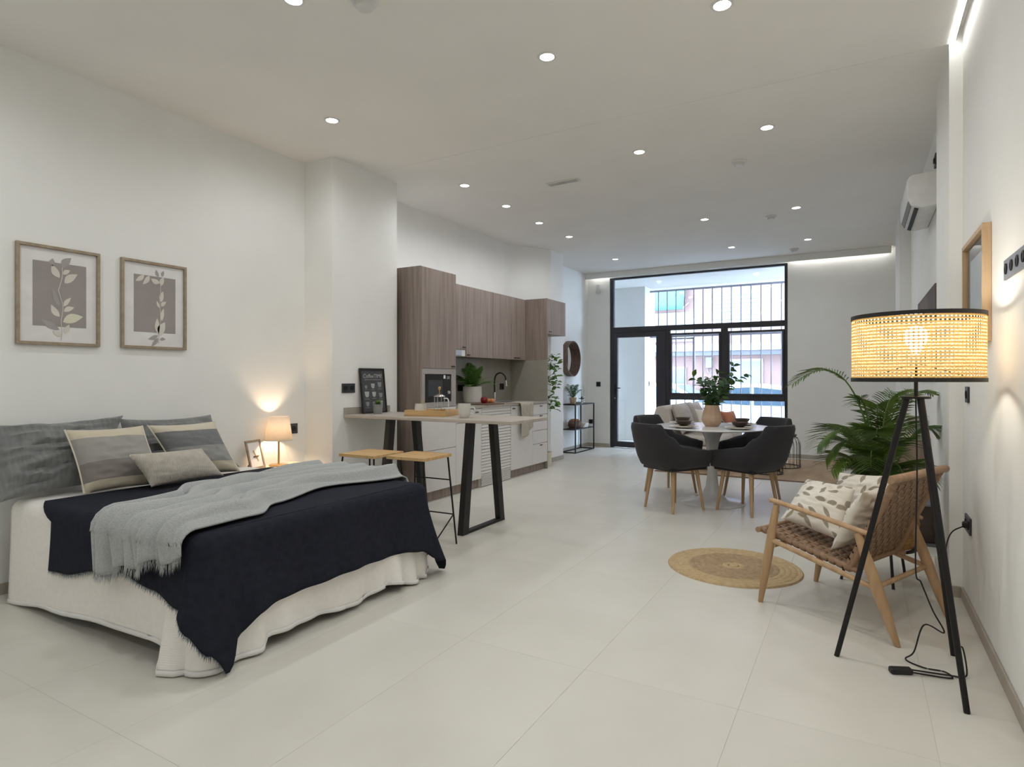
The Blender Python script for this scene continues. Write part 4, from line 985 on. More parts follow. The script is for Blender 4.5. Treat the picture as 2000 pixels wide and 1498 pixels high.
# ---------------------------------------------------------------- recess: mirror, console
t = thing('round_mirror', 'round mirror in a deep dark bent-wood hoop on the left recess wall', 'mirror', (-4.199, 9.2, 1.53)); HM = Matrix.Rotation(R(90), 4, 'Y')
o = MB().lathe([(.281, .0), (.295, .0), (.295, .10), (.281, .10)], n=56, closed=True).build('hoop', 'mirrorwood', t); o.matrix_local = HM
o = MB().lathe([(0, .012), (.280, .012), (.280, .002), (0, .002)], n=56).build('glass', 'mirror', t); o.matrix_local = HM
t = thing('console_table', 'slim black metal console with two shelves in the left recess', 'console', (-4.05, 9.28, 0)); x0, x1, y0, y1, hh = -4.17, -3.93, 8.89, 9.66, .79; r = .009
for x in (x0, x1):
    for y in (y0, y1): MB().bb(x-r, x+r, y-r, y+r, 0, hh-.02).build('leg', 'blackmet', t, smooth=False, world=True)
for x in (x0, x1): MB().bb(x-r, x+r, y0+r, y1-r, .001, .018).build('foot_rail', 'blackmet', t, smooth=False, world=True)
for y in (y0, y1): MB().bb(x0+r, x1-r, y-r, y+r, .001, .018).build('foot_rail', 'blackmet', t, smooth=False, world=True)
MB().bb(x0-r, x1+r, y0-r, y1+r, hh-.02, hh).build('top_shelf', 'blackmet', t, smooth=False, world=True)
MB().bb(x0+r, x1-r, y0+r, y1-r, .37, .385).build('lower_shelf', 'blackmet', t, smooth=False, world=True)
t = pot('potted_fern', 'small grey green fern in a brown clay pot on the console', 'plant', (-4.05, 9.06, .7905), [(0, 0), (.045, 0), (.062, .10), (.056, .10), (.054, .085), (0, .085)], 'vase', .054, .086)
fern(t, .085, 16, .27, .01, m='euca', seed=9, leafl=.055, spread=(.3, 1.3))
t = thing('hurricane_lantern', 'clear glass hurricane with a black candle holder on the console', 'candle holder', (-4.05, 9.42, .7905))
MB().lathe([(.062, 0), (.062, .30)], n=28).build('glass_cylinder', M['clear'], t)
MB().lathe([(0, .002), (.03, .002), (.006, .012), (.006, .06), (.05, .075), (.05, .08), (.012, .085), (.012, .105), (0, .105)], n=20).build('holder', 'black', t)
MB().lathe([(0, .1055), (.01, .1055), (.009, .22), (0, .222)], n=12).build('candle', 'plastic', t)
t = thing('glass_vase', 'tall narrow clear glass vase beside the hurricane on the console', 'vase', (-4.08, 9.57, .7905)); MB().lathe([(0, .001), (.028, .001), (.028, .27)], n=20).build('body', M['clear'], t); MB().lathe([(.027, .268), (.029, .268), (.029, .273), (.027, .273)], n=20, closed=True).build('rim', M['clear'], t)
t = thing('book', 'dark flat book under the fern on the console top', 'book', (-4.02, 9.24, .7905)); MB().bb(-.06, .06, -.045, .045, .003, .019).build('pages', 'paper', t, smooth=False)
for z0 in (0, .0195): MB().bb(-.063, .063, -.047, .047, z0, z0+.003).build('cover', 'black', t, smooth=False)
t = thing('wicker_basket', 'rounded brown wicker basket on the console lower shelf', 'basket', (-4.05, 9.13, .3855))
pf = [(0, 0)]+[(.085+.028*math.sin(PI*k/8)+(.003 if k % 2 else 0), .004+.016*k) for k in range(9)]+[(.078, .125), (0, .02)]
MB().lathe(pf, n=28).build('body', 'mirrorwood', t); MB().lathe([(0, .128), (.085, .126), (.06, .15), (0, .156)], n=24).build('lid', 'wicker', t)
for k in range(3):
    t = thing('book', ('pale book at the bottom of the pile on the lower console shelf', 'pale book in the middle of the pile on the lower console shelf', 'pale book on top of the pile on the lower console shelf')[k], 'book', (-4.05+.006*k, 9.40+.01*k, .3855+.024*k), R(4*k), group='books on the console')
    MB().bb(-.078, .082, -.10, .10, .003, .0205).build('pages', 'paper', t, smooth=False)
    for z0 in (0, .0208): MB().bb(-.083, .083, -.104, .104, z0, z0+.0028).build('cover', 'cream', t, smooth=False)
def plate_y(name, label, x0, x1, z0, z1, m, y=10.039, cat='socket', n=1):
    t = thing(name, label, cat, ((x0+x1)/2, y, (z0+z1)/2)); MB().bb(x0, x1, y-.009, y, z0, z1, .0015).build('plate', m, t, smooth=False, world=True)
    w = (x1-x0)/n
    for k in range(n): MB().bb(x0+w*k+.012, x0+w*(k+1)-.012, y-.012, y-.0091, z0+.012, z1-.012, .001).build('rocker', 'plug2', t, smooth=False, world=True)
plate_y('wall_switch', 'dark square light switch left of the glass door', -4.035, -3.955, 1.06, 1.145, 'plug', cat='switch')
plate_y('wall_socket', 'dark socket low on the wall behind the console books', -4.175, -4.10, .40, .475, 'plug')
t = thing('alarm_sensor', 'small white alarm sensor high beside the window head', 'sensor', (-3.99, 10.0, 2.78)); MB().bb(-.035, .035, -.012, .038, -.075, .075, .010, 2).build('body', 'plastic', t); MB().bb(-.022, .022, -.0165, -.0121, -.05, .0, .002).build('lens', 'ceramic', t, smooth=False)
# ---------------------------------------------------------------- DINING
TX_, TY_ = -1.233, 6.053
t = thing('dining_table', 'round white pedestal dining table with trumpet base', 'table', (TX_, TY_, 0))
MB().lathe([(0, .712), (.20, .712), (.50, .720), (.548, .728), (.55, .734), (.545, .738), (0, .738)], n=72).build('table_top', 'tulip', t)
MB().lathe([(0, 0), (.302, 0), (.305, .006), (.27, .022), (.15, .040), (.095, .075), (.062, .15), (.046, .28), (.043, .38), (.05, .5), (.07, .62), (.105, .70), (.125, .7115), (0, .7115)], n=56).build('pedestal', 'tulip', t)
# chairs: facing +X locally
def chair_shell():
    b = MB(); n = 60
    def hgt(a):   # a: angle from the back, 0 at the back centre
        return interp([(0, .80), (.62, .80), (.98, .69), (1.25, .605), (1.9, .565), (2.2, .55)], abs(a))
    def plan(a, k):
        # U shape open to +X, half width .285, from back x=-.27 to arm ends x=.27
        L = [(-2.2, (.235, -.258)), (-1.25, (-.10, -.282)), (-.80, (-.25, -.24)), (-.45, (-.295, -.155)), (0, (-.305, 0)), (.45, (-.295, .155)), (.80, (-.25, .24)), (1.25, (-.10, .282)), (2.2, (.235, .258))]
        xs = interp([(q, p[0]) for q, p in L], a) if False else None
        for (a0, p0), (a1, p1) in zip(L, L[1:]):
            if a <= a1+1e-9:
                t_ = (a-a0)/(a1-a0); return Vector((lerp(p0[0], p1[0], t_), lerp(p0[1], p1[1], t_), 0))
        return Vector((*L[-1][1], 0))
    pl = [plan(lerp(-2.2, 2.2, i/n), 0) for i in range(n+1)]
    for _ in range(5): pl = [pl[0]]+[(pl[i-1]+2*pl[i]+pl[i+1])/4 for i in range(1, n)]+[pl[-1]]
    rings = []
    for i in range(n+1):
        a = lerp(-2.2, 2.2, i/n); p = pl[i]; tg = (pl[min(i+1, n)]-pl[max(i-1, 0)]).normalized(); nr = Vector((tg.y, -tg.x, 0))
        if nr.dot(p-Vector((.05, 0, 0))) < 0: nr = -nr
        h = hgt(a); z0 = .385; th = .055; lean = max(0, math.cos(a))*.085
        sec = []
        for (o, f) in ((-.055, 0.0), (-.012, .08), (.0, .25), (.0, .6), (-.002, .9), (-.014, .985), (-.03, 1.0), (-.046, .985), (-.058, .9), (-.06, .5), (-.06, .22)):
            z = lerp(z0, h, f); tp = -.045*(1-f)**1.6
            sec.append(p + nr*(o+tp) + Vector((-lean*f, 0, z)))
        rings.append([b.b.verts.new(q) for q in sec])
    for A, B in zip(rings, rings[1:]):
        for j in range(len(A)-1): b.b.faces.new((A[j], A[j+1], B[j+1], B[j]))
    b.b.faces.new(rings[0]); b.b.faces.new(rings[-1][::-1])
    return b
def make_chair(label):
    t = thing('dining_chair', label, 'chair', (0, 0, 0), 0, group='tub chairs round the dining table')
    chair_shell().build('tub_back', 'chair', t, angle=60)
    s = MB(); s.grid(lambda u, v: Vector(((lerp(-.19, .25, u)), lerp(-.21, .21, v), .475+.022*(1-abs(2*u-1)**4)*(1-abs(2*v-1)**4))), 14, 14)
    s.grid(lambda u, v: Vector(((lerp(-.19, .25, u)), lerp(-.21, .21, v), .40)), 1, 1)
    for (f0, ax) in ((lambda u, v: Vector((lerp(-.19, .25, u), -.21, lerp(.40, .475, v))), 0), (lambda u, v: Vector((lerp(-.19, .25, u), .21, lerp(.40, .475, v))), 0), (lambda u, v: Vector((-.19, lerp(-.21, .21, u), lerp(.40, .475, v))), 0), (lambda u, v: Vector((.25, lerp(-.21, .21, u), lerp(.40, .475, v))), 0)):
        s.grid(f0, 14, 2)
    s.build('seat', 'chair', t, angle=50, weld=True)
    MB().bb(-.19, .23, -.19, .19, .372, .399, .006).build('seat_frame', 'black', t, smooth=False)
    for sx in (-1, 1):
        for sy in (-1, 1):
            l = MB().tube([(sx*.14+.015, sy*.14, .372), (sx*.185+.015, sy*.185, .0)], [.019, .0115], 12).build('leg', 'beech', t)
    return t
def place(o, x, y, ang): o.location = (x, y, 0); o.rotation_euler = (0, 0, ang)
ch = make_chair('charcoal tub dining chair nearest the camera on the left of the table'); place(ch, -1.49, 5.58, math.atan2(.85, .53))
for lab, x, y, a in (('charcoal tub dining chair nearest the camera on the right of the table', -.862, 5.79, math.atan2(.466, -.885)),
                     ('charcoal tub dining chair on the far left of the table, towards the glass door', -1.74, 6.38, math.atan2(-.42, .9)),
                     ('charcoal tub dining chair on the far right of the table, towards the window', -.93, 6.50, math.atan2(-.82, -.57))):
    c_ = copy_tree(ch); c_.name = 'dining_chair'; rename(c_, lab); place(c_, x, y, a)
TZ = .7385
t = thing('flower_vase', 'tapered terracotta vase with eucalyptus in the middle of the dining table', 'vase', (-1.235, 6.045, TZ))
MB().lathe([(0, 0), (.062, 0), (.085, .03), (.098, .06), (.095, .09), (.066, .205), (.060, .205), (.088, .09), (.09, .06), (.06, .012), (0, .012)], n=12).build('body', 'vase', t, angle=20)
rnd = random.Random(11); CR = Vector((.867, .498, 0))     # along the picture's left-right line
stems = [((.36, .30), 1.0), ((.28, .38), .9), ((.2, .27), .8), ((.1, .30), .8), ((-.05, .22), .7), ((-.14, .22), .7), ((-.2, .28), .7), ((.05, .16), .6), ((.16, .16), .6), ((-.08, .14), .6), ((.24, .2), .7), ((-.02, .25), .6)]
for k, ((dx, dz), _) in enumerate(stems):
    dep = rnd.uniform(-.12, .12); e = CR*dx*.85+Vector((-.498, .867, 0))*dep+Vector((0, 0, .20+dz)); pts = bez([(0, 0, .06), (CR*dx*.25)+Vector((0, 0, .26+dz*.3)), e], 10)
    br = MB(); br.tube(pts, [.003*(1-i/14) for i in range(11)], 5); sm_ = br.build('branch', 'stem', t)
    for i in range(3, 11):
        for s_ in (-1, 1):
            lb = MB(); d = (pts[i]-pts[i-1]).normalized(); sd = d.cross(Vector((rnd.uniform(-.4, .4), rnd.uniform(-1, 1), .3))).normalized()*s_
            ln = rnd.uniform(.055, .085); ovalleaf(lb, pts[i], pts[i]+(sd+d*.5).normalized()*ln, ln*.30); lb.build('leaf', 'euca' if k % 3 else 'leaf', sm_, smooth=False, recalc=False)
for k, (a, lab) in enumerate(((238, 'place setting plate at the near left chair'), (322, 'place setting plate at the near right chair'), (152, 'place setting plate at the far left chair'), (52, 'place setting plate at the far right chair'))):
    px, py = TX_+.37*math.cos(R(a)), TY_+.37*math.sin(R(a))
    t = thing('dinner_plate', 'cream stoneware ' + lab, 'plate', (px, py, TZ), group='dinner plates')
    MB().lathe([(0, .002), (.07, 0), (.085, .004), (.135, .014), (.135, .018), (.088, .010), (0, .008)], n=44).build('rim', 'plate', t); 
    nk = MB(); nk.box((.0, .0, .0145), (.20, .13, .008), .003, (0, 0, R(a+20))); nk.build('napkin', 'towel', t)
    t2 = thing('bowl', 'dark brown bowl on the ' + lab, 'bowl', (px, py, TZ+.019), group='dark bowls')
    MB().lathe([(0, 0), (.03, 0), (.062, .02), (.073, .043), (.070, .044), (.058, .024), (.025, .006), (0, .005)], n=36).build('body', 'bowl', t2)
    MB().lathe([(.0695, .0435), (.073, .0435), (.0735, .0455), (.0695, .0455)], n=36, closed=True).build('rim', 'mirrorwood', t2)
# ---------------------------------------------------------------- LOUNGE
t = thing('area_rug', 'flat brown jute rug under the wire tables and sofa', 'rug', (-1.25, 8.76, 0)); 
MB().bb(-2.30, -.22, 7.75, 9.84, .0005, .009, .002).build('pile', 'rug', t, smooth=False, world=True)
MB().bb(-2.30, -.22, 7.715, 7.749, .0005, .011, .002).build('border', 'board', t, smooth=False, world=True)
t = thing('sofa', 'pale beige sofa with its back to the glass door, behind the dining table', 'sofa', (-1.95, 8.75, 0))
MB().bb(-2.36, -1.52, 8.02, 9.52, .12, .32, .03, 3).build('base', 'sofa', t, world=True)
for y0, y1 in ((8.03, 8.765), (8.775, 9.51)): MB().bb(-2.16, -1.50, y0, y1, .322, .45, .045, 3).build('seat_cushion', 'sofa', t, world=True)
bk = MB(); bk.prism([(-2.43, .14), (-2.20, .14), (-2.14, .45), (-2.19, .80), (-2.26, .84), (-2.36, .82), (-2.43, .6)], 7.99, 9.55, axis='Y', bev=.02); bk.build('backrest', 'sofa', t, world=True)
for y0, y1 in ((8.04, 8.76), (8.77, 9.50)):
    b, f = pillow((-2.02, y0, .46), (-2.02, y1, .46), (-2.16, y1, .86), (-2.16, y0, .86), .085, n=20, wr=.01, seed=y0); b.build('back_cushion', 'sofa', t, world=True, angle=70)
for x in (-2.3, -1.58):
    for y in (8.10, 9.44): MB().tube([(x, y, .119), (x, y, .0095 if x > -2.299 else .0095)], [.022, .015], 10).build('foot', 'beech', t, world=True)
for nm, q, T_, m, lab in (('c', ((-1.76, 8.15, .47), (-1.62, 8.42, .47), (-1.80, 8.48, .79), (-1.90, 8.20, .80)), .06, 'satin', 'white scatter cushion at the near end of the sofa'),
                          ('c', ((-1.70, 8.50, .47), (-1.56, 8.78, .47), (-1.76, 8.83, .80), (-1.86, 8.56, .80)), .06, 'brownpat', 'brown patterned scatter cushion in the middle of the sofa'),
                          ('c', ((-1.62, 8.82, .47), (-1.50, 9.06, .47), (-1.56, 9.10, .74), (-1.70, 8.88, .74)), .08, 'rust', 'round-looking rust velvet cushion right of the vase'),
                          ('c', ((-1.80, 9.12, .47), (-1.76, 9.45, .47), (-1.86, 9.46, .80), (-1.90, 9.14, .80)), .06, 'satin', 'white scatter cushion at the far end of the sofa')):
    b, f = pillow(*q, T_, n=18, seed=q[0][1], wr=.008); o_ = tag(b.build('cushion', m, angle=70), lab, 'cushion', 'sofa scatter cushions'); edge_piping(f, m, o_, .006)
def wire_table(x, y, r, h, label):
    t = thing('wire_table', label, 'table', (x, y, .0095), group='wire cage tables'); n = 26; tr = r*.74
    for z, rr in ((.008, r), (h-.012, tr)):
        MB().tube([(rr*math.cos(2*PI*k/40), rr*math.sin(2*PI*k/40), z) for k in range(41)], .006, 6).build('ring', 'blackmet', t)
    for k in range(n):
        a = 2*PI*k/n; c_, s_ = math.cos(a), math.sin(a)
        MB().tube([(q*c_, q*s_, z) for q, z in ((r, .008), (r, h*.68), (r*.97, h*.80), (r*.88, h*.92), (tr, h-.012))], .003, 5).build('wire', 'blackmet', t)
    MB().lathe([(0, h-.0055), (tr+.015, h-.0055), (tr+.02, h+.002), (tr+.02, h+.014), (0, h+.014)], n=48).build('table_top', 'black', t)
wire_table(-.93, 8.93, .255, .425, 'taller black wire cage side table on the jute rug')
wire_table(-1.02, 8.22, .20, .22, 'lower black wire cage side table nearer the dining chairs')
# ---------------------------------------------------------------- RIGHT WALL: sideboard, AC, picture, sockets
t = thing('sideboard', 'wall-hung taupe oak sideboard behind the palm, on slim black legs', 'sideboard', (.25, 6.6, .28))
MB().bb(.005, .498, 5.85, 7.45, .29, .70, .003).build('body', 'sideb', t, smooth=False, world=True)
MB().bb(-.002, .499, 5.84, 7.46, .701, .722, .002).build('top', 'counter', t, smooth=False, world=True)
for k in range(3): 
    d = MB().bb(-.014, .0045, 5.86+.53*k, 6.375+.53*k, .295, .695, .002).build('door', 'sideb', t, smooth=False, world=True); MB().bb(-.022, -.0141, 6.32+.53*k, 6.34+.53*k, .45, .55, .002).build('handle', 'black', d, smooth=False, world=True)
for x in (.09, .44):
    for y in (5.90, 7.38): MB().bb(x-.009, x+.009, y-.009, y+.009, 0, .2895).build('leg', 'blackmet', t, smooth=False, world=True)
t = thing('storage_box', 'low pale box with dark open front beside the pier, behind the armchair', 'box', (.40, 5.35, 0))
for nm, a in (('side', (.30, .312, .0, .30)), ('side', (.473, .485, 0, .30)), ('lid', (.312, .473, .285, .30)), ('bottom', (.312, .473, 0, .015))): MB().bb(a[0], a[1], 5.22, 5.48, a[2]+.0005, a[3]).build(nm, 'shutter', t, smooth=False, world=True)
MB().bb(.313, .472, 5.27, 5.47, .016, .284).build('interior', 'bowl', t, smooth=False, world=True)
t = thing('table_planter', 'grey green square planter standing on the sideboard', 'planter', (.41, 6.05, .7225)); MB().prism([(-.055, -.055), (.055, -.055), (.055, .055), (-.055, .055)], .022, .165, bev=.006).build('body', 'splash', t, smooth=False); MB().bb(-.065, .065, -.065, .065, 0, .021, .002).build('stand', 'cream', t, smooth=False)
t = thing('wall_canvas', 'unframed brown abstract canvas on the right wall behind the lamp', 'picture', (.499, 6.0, 1.2)); MB().bb(.462, .499, 5.15, 6.55, 1.22, 1.87, .002).build('canvas', 'painting', t, smooth=False, world=True); MB().bb(.4612, .4619, 5.55, 6.1, 1.3, 1.72).build('painted_patch', 'mirrorwood', t, smooth=False, world=True)
t = thing('air_conditioner', 'white wall air conditioner high on the right between the piers', 'air conditioner', (.40, 5.66, 2.43))
pr_ = [(.499, 2.70), (.33, 2.685), (.305, 2.65), (.305, 2.53), (.335, 2.46), (.40, 2.435), (.499, 2.45)]
MB().prism(pr_, 5.27, 6.08, axis='Y', bev=.008).build('body', 'plastic', t, world=True)
for (xa, za, xb, zb) in ((.315, 2.508, .333, 2.467), (.352, 2.4525, .378, 2.4425)):
    a_ = math.atan2(zb-za, xb-xa); MB().box(((xa+xb)/2-.004*0, 5.675, (za+zb)/2-.004), (math.hypot(xb-xa, zb-za), .74, .007), .001, (0, -a_, 0)).build('louvre' if xa < .34 else 'outlet_gap', 'potgrey' if xa < .34 else 'plug2', t, smooth=False, world=True)
t = thing('wall_bracket', 'small dark bracket on the wall above the air conditioner', 'bracket', (.495, 5.40, 2.80)); MB().bb(-.012, .004, -.05, .05, -.045, .045, .003).build('plate', 'plug', t, smooth=False); MB().bb(-.02, -.0121, -.02, .02, -.015, .015, .002).build('clip', 'plug2', t, smooth=False)
t = thing('framed_print', 'oak framed glazed print on the right wall near the floor lamp', 'picture', (.494, 3.57, 1.36))
for a in ((3.272, 3.868, 1.362, 1.384), (3.272, 3.868, 1.852, 1.874), (3.272, 3.294, 1.384, 1.852), (3.846, 3.868, 1.384, 1.852)): MB().bb(.462, .494, *a, .001).build('frame_bar', 'oak', t, smooth=False, world=True)
MB().bb(.484, .494, 3.294, 3.846, 1.384, 1.852).build('sheet', 'shutter', t, smooth=False, world=True); MB().bb(.4825, .4838, 3.39, 3.75, 1.46, 1.78).build('print', 'glazedart', t, smooth=False, world=True); MB().poly([(.477, 3.294, 1.384), (.477, 3.846, 1.384), (.477, 3.846, 1.852), (.477, 3.294, 1.852)]).build('glazing', M['clear'], t, smooth=False, world=True)
plate_x('wall_socket', 'grey multi-gang socket plate high on the right wall at the picture edge', .4945, 2.60, 2.972, 1.578, 1.655, 'pluggrey', 4, -1)
plate_x('wall_switch', 'dark switch plate on the right wall just below the lampshade', .4945, 3.865, 3.955, 1.075, 1.158, 'plug', 1, -1, 'switch')
so = plate_x('wall_socket', 'dark low socket with the lamp plug on the right wall', .4945, 3.80, 3.965, .405, .49, 'plug', 2, -1)
# ---------------------------------------------------------------- ROUND RUG
t = thing('round_rug', 'small round braided jute rug in front of the armchair', 'rug', (-.692, 4.045, 0)); RR = .405; n = 12
for k in range(n):
    r0, r1 = RR*k/n, RR*(k+1)/n; b = MB(); m = 40+k*4
    rm = (r0+r1)/2; hw = (r1-r0)/2
    b.lathe([(max(r0, 0)+.0002, .0075 if k else 0), (r0+hw*.4, .0105), (rm, .0112), (r1-hw*.4, .0105), (r1, .0075 if k < n-1 else .0008)] if k else [(0, .0105), (hw, .0115), (r1-hw*.4, .010), (r1, .0008)], n=64)
    b.build('braid_ring', 'juted' if 2 <= k < 8 else 'jute', t)
# ---------------------------------------------------------------- ARMCHAIR
AC = thing('armchair', 'oak lounge armchair with woven tan strap seat and back beside the floor lamp', 'armchair', (-.459, 3.486, 0), math.atan2(-.41953, .90774))
def seg(name, a, b, ra, rb=None, rm=None, y=0, m='beech', n=12, flat=1.0):
    rb = ra if rb is None else rb; pts = [Vector(a).lerp(Vector(b), i/6) for i in range(7)]
    rs = [lerp(ra, rb, i/6)+((rm or 0)*math.sin(PI*i/6)) for i in range(7)]
    return MB().tube(pts, rs, n, flat=flat).build(name, m, AC)
WD = .568
for y, sh in ((0, 0), (WD, .0)):
    seg('front_leg', (0, y, 0), (.092, y, .538), .0125, .015, .009)
    seg('rear_leg', (.672, y, 0), (.50, y, .474), .0125, .017, .011)
    a = MB(); pts = catmull([(.055, y, .556), (.10, y, .553), (.32, y, .518), (.50, y, .487), (.558, y, .479)], 4); a.tube(pts, [.010]+[.0155]*(len(pts)-3)+[.014, .009], 12, flat=.8); a.build('armrest', 'beech', AC)
    seg('side_rail', (.075, y, .345), (.575, y, .235), .013)
seg('cross_rail', (.075, 0, .32), (.075, WD, .32), .012); seg('cross_rail', (.575, 0, .235), (.575, WD, .235), .012)
def bar(name, p, q, r): return MB().tube([p, q], r, 12).build(name, 'teak', AC)
ys, ye = .035, WD-.035
S0, S1 = Vector((-.015, 0, .385)), Vector((.46, 0, .285)); B0, B1 = Vector((.445, 0, .30)), Vector((.652, 0, .745))
for y in (ys, ye):
    bar('seat_bar', S0+Vector((-.01, y, 0)), S1+Vector((.03, y, 0)), .014); bar('back_bar', B0+Vector((0, y, -.02)), B1+Vector((.006, y, .012)), .016)
bar('seat_end_bar', S0+Vector((0, 0.0, 0)), S0+Vector((0, WD, 0)), .015); bar('top_bar', B1+Vector((0, ys-.06, 0)), B1+Vector((0, ye+.06, 0)), .019)
bar('lower_bar', B0+Vector((0, ys, -.01)), B0+Vector((0, ye, -.01)), .014)
def straps(P0, P1, nl, nc):
    """woven panel between P0 and P1: straps along the slope and across"""
    d = P1-P0; L = d.length; dn = d.normalized(); N = Vector((-dn.z, 0, dn.x)); w = (ye-ys)/nc*.37; wl = L/nl*.36; th = .0032
    for i in range(nc):
        y = ys+(ye-ys)*(i+.5)/nc; b = MB(); k = nl*3
        b.grid(lambda u, v: P0+d*u+Vector((0, y+(2*v-1)*w, 0))+N*(th*math.cos(PI*(u*nl-.5+i))), k, 1); b.build('strap', 'strap', AC, angle=60, solid=.002)
    for j in range(nl):
        s_ = (j+.5)/nl; b = MB(); k = nc*3
        b.grid(lambda u, v: P0+d*s_+dn*((2*v-1)*wl)+Vector((0, lerp(ys-.016, ye+.016, u), 0))-N*(th*math.cos(PI*((lerp(ys-.016, ye+.016, u)-ys)/(ye-ys)*nc-.5+j))), k, 1); b.build('strap', 'strap', AC, angle=60, solid=.002)
        for y in (ys, ye):
            b = MB(); b.lathe([(.0165, -wl), (.0175, -wl*.5), (.0175, wl*.5), (.0165, wl)], n=12); o = b.build('strap_wrap', 'strap', AC); zq = Vector((0, 0, 1)).rotation_difference(dn).to_matrix().to_4x4(); o.matrix_local = Matrix.Translation(P0+d*s_+Vector((0, y, 0))) @ zq
straps(S0, S1, 13, 14); straps(B0, B1, 13, 14)
AM = Matrix.Translation((-.459, 3.486, 0)) @ Matrix.Rotation(math.atan2(-.41953, .90774), 4, 'Z')
def ach(*p): return AM @ Vector(p)
b, f = pillow(ach(.02, .16, .43), ach(.34, .17, .37), ach(.32, .37, .62), ach(.05, .38, .63), .085, wr=.014, seed=21, p=2.2, pinch=.03)
tag(b.build('cushion', 'leafcloth', angle=70), 'plump white cushion with grey leaf print lying on the armchair seat', 'cushion', 'leaf print cushions')
b, f = pillow(ach(.14, .44, .40), ach(.42, .46, .38), ach(.46, .53, .69), ach(.16, .52, .67), .06, wr=.012, seed=24, p=2.2, pinch=.03)
tag(b.build('cushion', 'leafcloth', angle=70), 'leaf print cushion behind, propped against the far armrest of the armchair', 'cushion', 'leaf print cushions')
b, f = pillow(ach(.34, .06, .345), ach(.38, .40, .36), ach(.53, .38, .68), ach(.50, .05, .66), .055, wr=.014, seed=31, p=2.2, pinch=.05)
tag(b.build('cushion', 'satin', angle=70), 'plain ivory satin cushion leaning on the woven back of the armchair', 'cushion')
# ---------------------------------------------------------------- FLOOR LAMP
LX, LY = .203, 2.965
FLM = thing('floor_lamp', 'tripod floor lamp with lit cane drum shade and black legs', 'lamp', (LX, LY, 0))
feet = [(.337, 2.692), (-.083, 2.968), (.356, 3.225)]; HZ = 1.118
for fx, fy in feet:
    dx, dy = fx-LX, fy-LY; L = math.hypot(dx, dy); MB().tube([(dx, dy, 0), (dx/L*.032, dy/L*.032, HZ)], [.0105, .0125], 12).build('leg', 'blackmet', FLM)
MB().lathe([(0, HZ), (.05, HZ), (.052, HZ+.003), (.052, HZ+.009), (0, HZ+.009)], n=28).build('hub_plate', 'blackmet', FLM)
MB().tube([(0, 0, HZ+.009), (0, 0, 1.255)], .0075, 10).build('stem', 'blackmet', FLM)
MB().lathe([(0, 1.255), (.019, 1.255), (.021, 1.30), (0, 1.30)], n=20).build('socket', 'plastic', FLM)
MB().lathe([(0, 1.3005), (.012, 1.3005), (.016, 1.315), (.035, 1.345), (.041, 1.37), (.036, 1.395), (.018, 1.411), (0, 1.414)], n=24).build('bulb', M['bulb'], FLM)
sr, z0, z1 = .228, 1.195, 1.452
SH = MB()
for k in range(19):
    z = lerp(z0+.012, z1-.012, k/18); SH.lathe([(sr-.0008, z-.0031), (sr+.0012, z-.003), (sr+.0012, z+.003), (sr-.0008, z+.0031)], n=96, closed=True)
for k in range(94):
    a = 2*PI*k/94; c_, s_ = math.cos(a), math.sin(a); w = .0034; tx, ty = -s_*w, c_*w
    r_ = sr+.002; SH.poly([(c_*r_+tx, s_*r_+ty, z0), (c_*r_-tx, s_*r_-ty, z0), (c_*r_-tx, s_*r_-ty, z1), (c_*r_+tx, s_*r_+ty, z1)])
sh = SH.build('lamp_shade', M['cane'], FLM, smooth=False, recalc=False); sh['kind'] = 'stuff'
for z in (z0, z1): MB().lathe([(sr-.003, z-.008), (sr+.005, z-.008), (sr+.005, z+.008), (sr-.003, z+.008)], n=96, closed=True).build('shade_rim', 'black', FLM)
for k in range(3):
    a = 2*PI*k/3+.4; MB().tube([(.02*math.cos(a), .02*math.sin(a), 1.258), ((sr-.001)*math.cos(a), (sr-.001)*math.sin(a), z0+.004)], .002, 6).build('shade_arm', 'blackmet', FLM)
cb = MB(); cb.tube(catmull([(0.0, 0.01, HZ-.004), (.005, .02, .8), (.0, .02, .42), (.02, .03, .36), (.06, .04, .25), (.10, .06, .16), (.035, .10, .165), (.0, .11, .04), (-.03, .10, .006), (.03, .05, .005), (.10, .05, .005), (.12, .0, .005), (.04, -.02, .006), (-.02, -.04, .012)], 8), .0032, 6); cb.build('cord', 'blackmet', FLM)
MB().box((-.055, -.045, .013), (.085, .032, .024), .005, (0, 0, R(25))).build('foot_switch', 'black', FLM, smooth=False)
cb = MB(); cb.tube(catmull([(-.05, -.02, .012), (.05, .01, .006), (.11, .02, .006), (.16, .03, .006), (.175, .06, .02), (.165, .08, .10), (.15, .10, .12), (.155, .35, .20), (.16, .60, .34), (.20, .78, .42), (.275, .87, .452)], 8), .0032, 6); cb.build('cord', 'blackmet', FLM)
MB().box((.272, .875, .452), (.03, .032, .032), .006).build('plug', 'black', FLM, smooth=False)
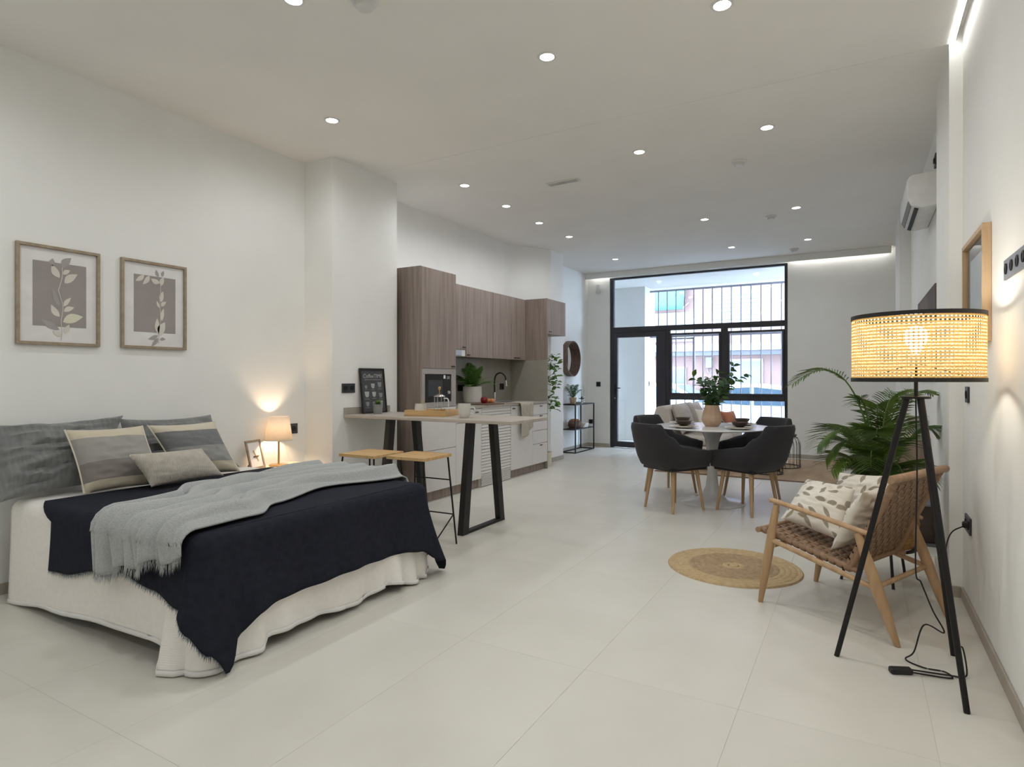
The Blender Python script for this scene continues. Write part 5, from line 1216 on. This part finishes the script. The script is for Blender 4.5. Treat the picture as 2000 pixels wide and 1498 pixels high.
# ---------------------------------------------------------------- PALM in basket
bx, by = .115, 4.28
PB = thing('plant_basket', 'golden wicker basket on black rod legs behind the armchair', 'basket', (bx, by, 0))
w = MB(); pr2 = []
for k in range(13): pr2.append((.165+.03*math.sin(PI*k/14)+(.004 if k % 2 else 0), .205+.02*k))
w.lathe([(0, .20)]+pr2+[(.168, .44), (.16, .22), (0, .22)], n=40); w.build('basket', 'wicker', PB)
MB().lathe([(.16, .190), (.186, .190), (.188, .195), (.186, .200), (.16, .200)], n=40, closed=True).build('base_ring', 'black', PB)
for fx, fy in ((.171, 4.067), (.245, 4.40), (-.091, 4.119), (-.02, 4.45)):
    MB().tube([((fx-bx)*.8, (fy-by)*.8, .195), (fx-bx, fy-by, 0)], .008, 8).build('leg', 'black', PB)
PL = thing('palm', 'large potted areca palm rising behind the armchair', 'plant', (bx, by, .2205))
MB().lathe([(0, 0), (.12, 0), (.145, .19), (.135, .19), (.13, .17), (0, .17)], n=28).build('pot', 'black', PL); MB().lathe([(0, .172), (.13, .172)], n=24).build('soil', 'soil', PL, recalc=False)
def frond(p0, p1, p2, ll, nleaf=30, droop=.25, start=.3, seed=0, w=.0085):
    rnd = random.Random(seed); o = Vector((bx, by, .2205)); pts = [q-o for q in bez([p0, p1, p2], nleaf)]; b = MB()
    b.tube(pts[::2]+[pts[-1]], [.006*(1-i/(nleaf*.55+1)) + .0012 for i in range(len(pts[::2])+1)], 5)
    for i in range(int(nleaf*start), nleaf+1):
        t = (i/nleaf-start)/(1-start); d = (pts[i]-pts[i-1]).normalized(); sd = d.cross(Vector((0, 0, 1)))
        if sd.length < .1: sd = Vector((1, 0, 0))
        sd.normalize(); up = sd.cross(d).normalized(); L = ll*(.35+.65*math.sin(PI*min(1, .15+.8*t)))*rnd.uniform(.88, 1.08)
        for s_ in (-1, 1):
            dr_ = (sd*s_*.95+d*.6+up*.2).normalized(); leafstrip(b, pts[i], pts[i]+dr_*L, w, L*droop*rnd.uniform(.7, 1.3), n=4, side=(up*.8+dr_.cross(up)*.6*s_).cross(dr_).normalized())
    b.build('frond', 'palm', PL, smooth=False, recalc=False)
P0 = (bx, by, .40)
fr_ = [  # tip path in world space: base, control, tip, leaflet length
 (P0, (.02, 4.27, 1.52), (-.345, 4.06, 1.17), .15, .55),
 (P0, (-.02, 4.16, 1.10), (-.21, 4.05, .80), .22, .25),
 (P0, (-.02, 4.14, .90), (-.14, 4.02, .66), .20, .2),
 (P0, (.04, 4.25, 1.15), (.00, 4.28, 1.06), .16, .45),
 (P0, (.10, 4.30, 1.22), (.24, 4.36, 1.08), .19, .35),
 (P0, (.24, 4.38, 1.10), (.14, 4.30, .90), .20, .3),
 (P0, (.12, 4.50, 1.22), (.40, 4.62, 1.10), .17, .4),
 (P0, (.30, 4.50, 1.10), (.44, 4.52, .82), .16, .45),
 (P0, (.06, 4.16, .95), (.06, 3.99, .70), .20, .2),
 (P0, (.18, 4.12, .88), (.22, 3.98, .62), .20, .2),
 (P0, (.25, 4.2, .80), (.37, 4.18, .62), .18, .2),
 (P0, (.0, 4.4, 1.0), (-.08, 4.55, .85), .2, .3),
 (P0, (.02, 4.20, .80), (-.07, 4.08, .58), .18, .2),
 (P0, (.10, 4.20, 1.00), (.09, 4.10, .88), .2, .3),
 (P0, (-.02, 4.2, 1.02), (-.17, 4.10, .72), .2, .2),
 (P0, (.03, 4.18, .86), (.0, 4.02, .58), .2, .2),
 (P0, (.16, 4.2, .98), (.20, 4.14, .76), .2, .25),
 (P0, (.10, 4.42, 1.14), (.10, 4.46, 1.02), .18, .35),
 (P0, (.14, 4.16, .78), (.14, 3.98, .56), .18, .2),
]
for k, (a, b_, c_, l, st_) in enumerate(fr_): frond(a, b_, c_, l, nleaf=44, start=st_, seed=k, w=.0048)
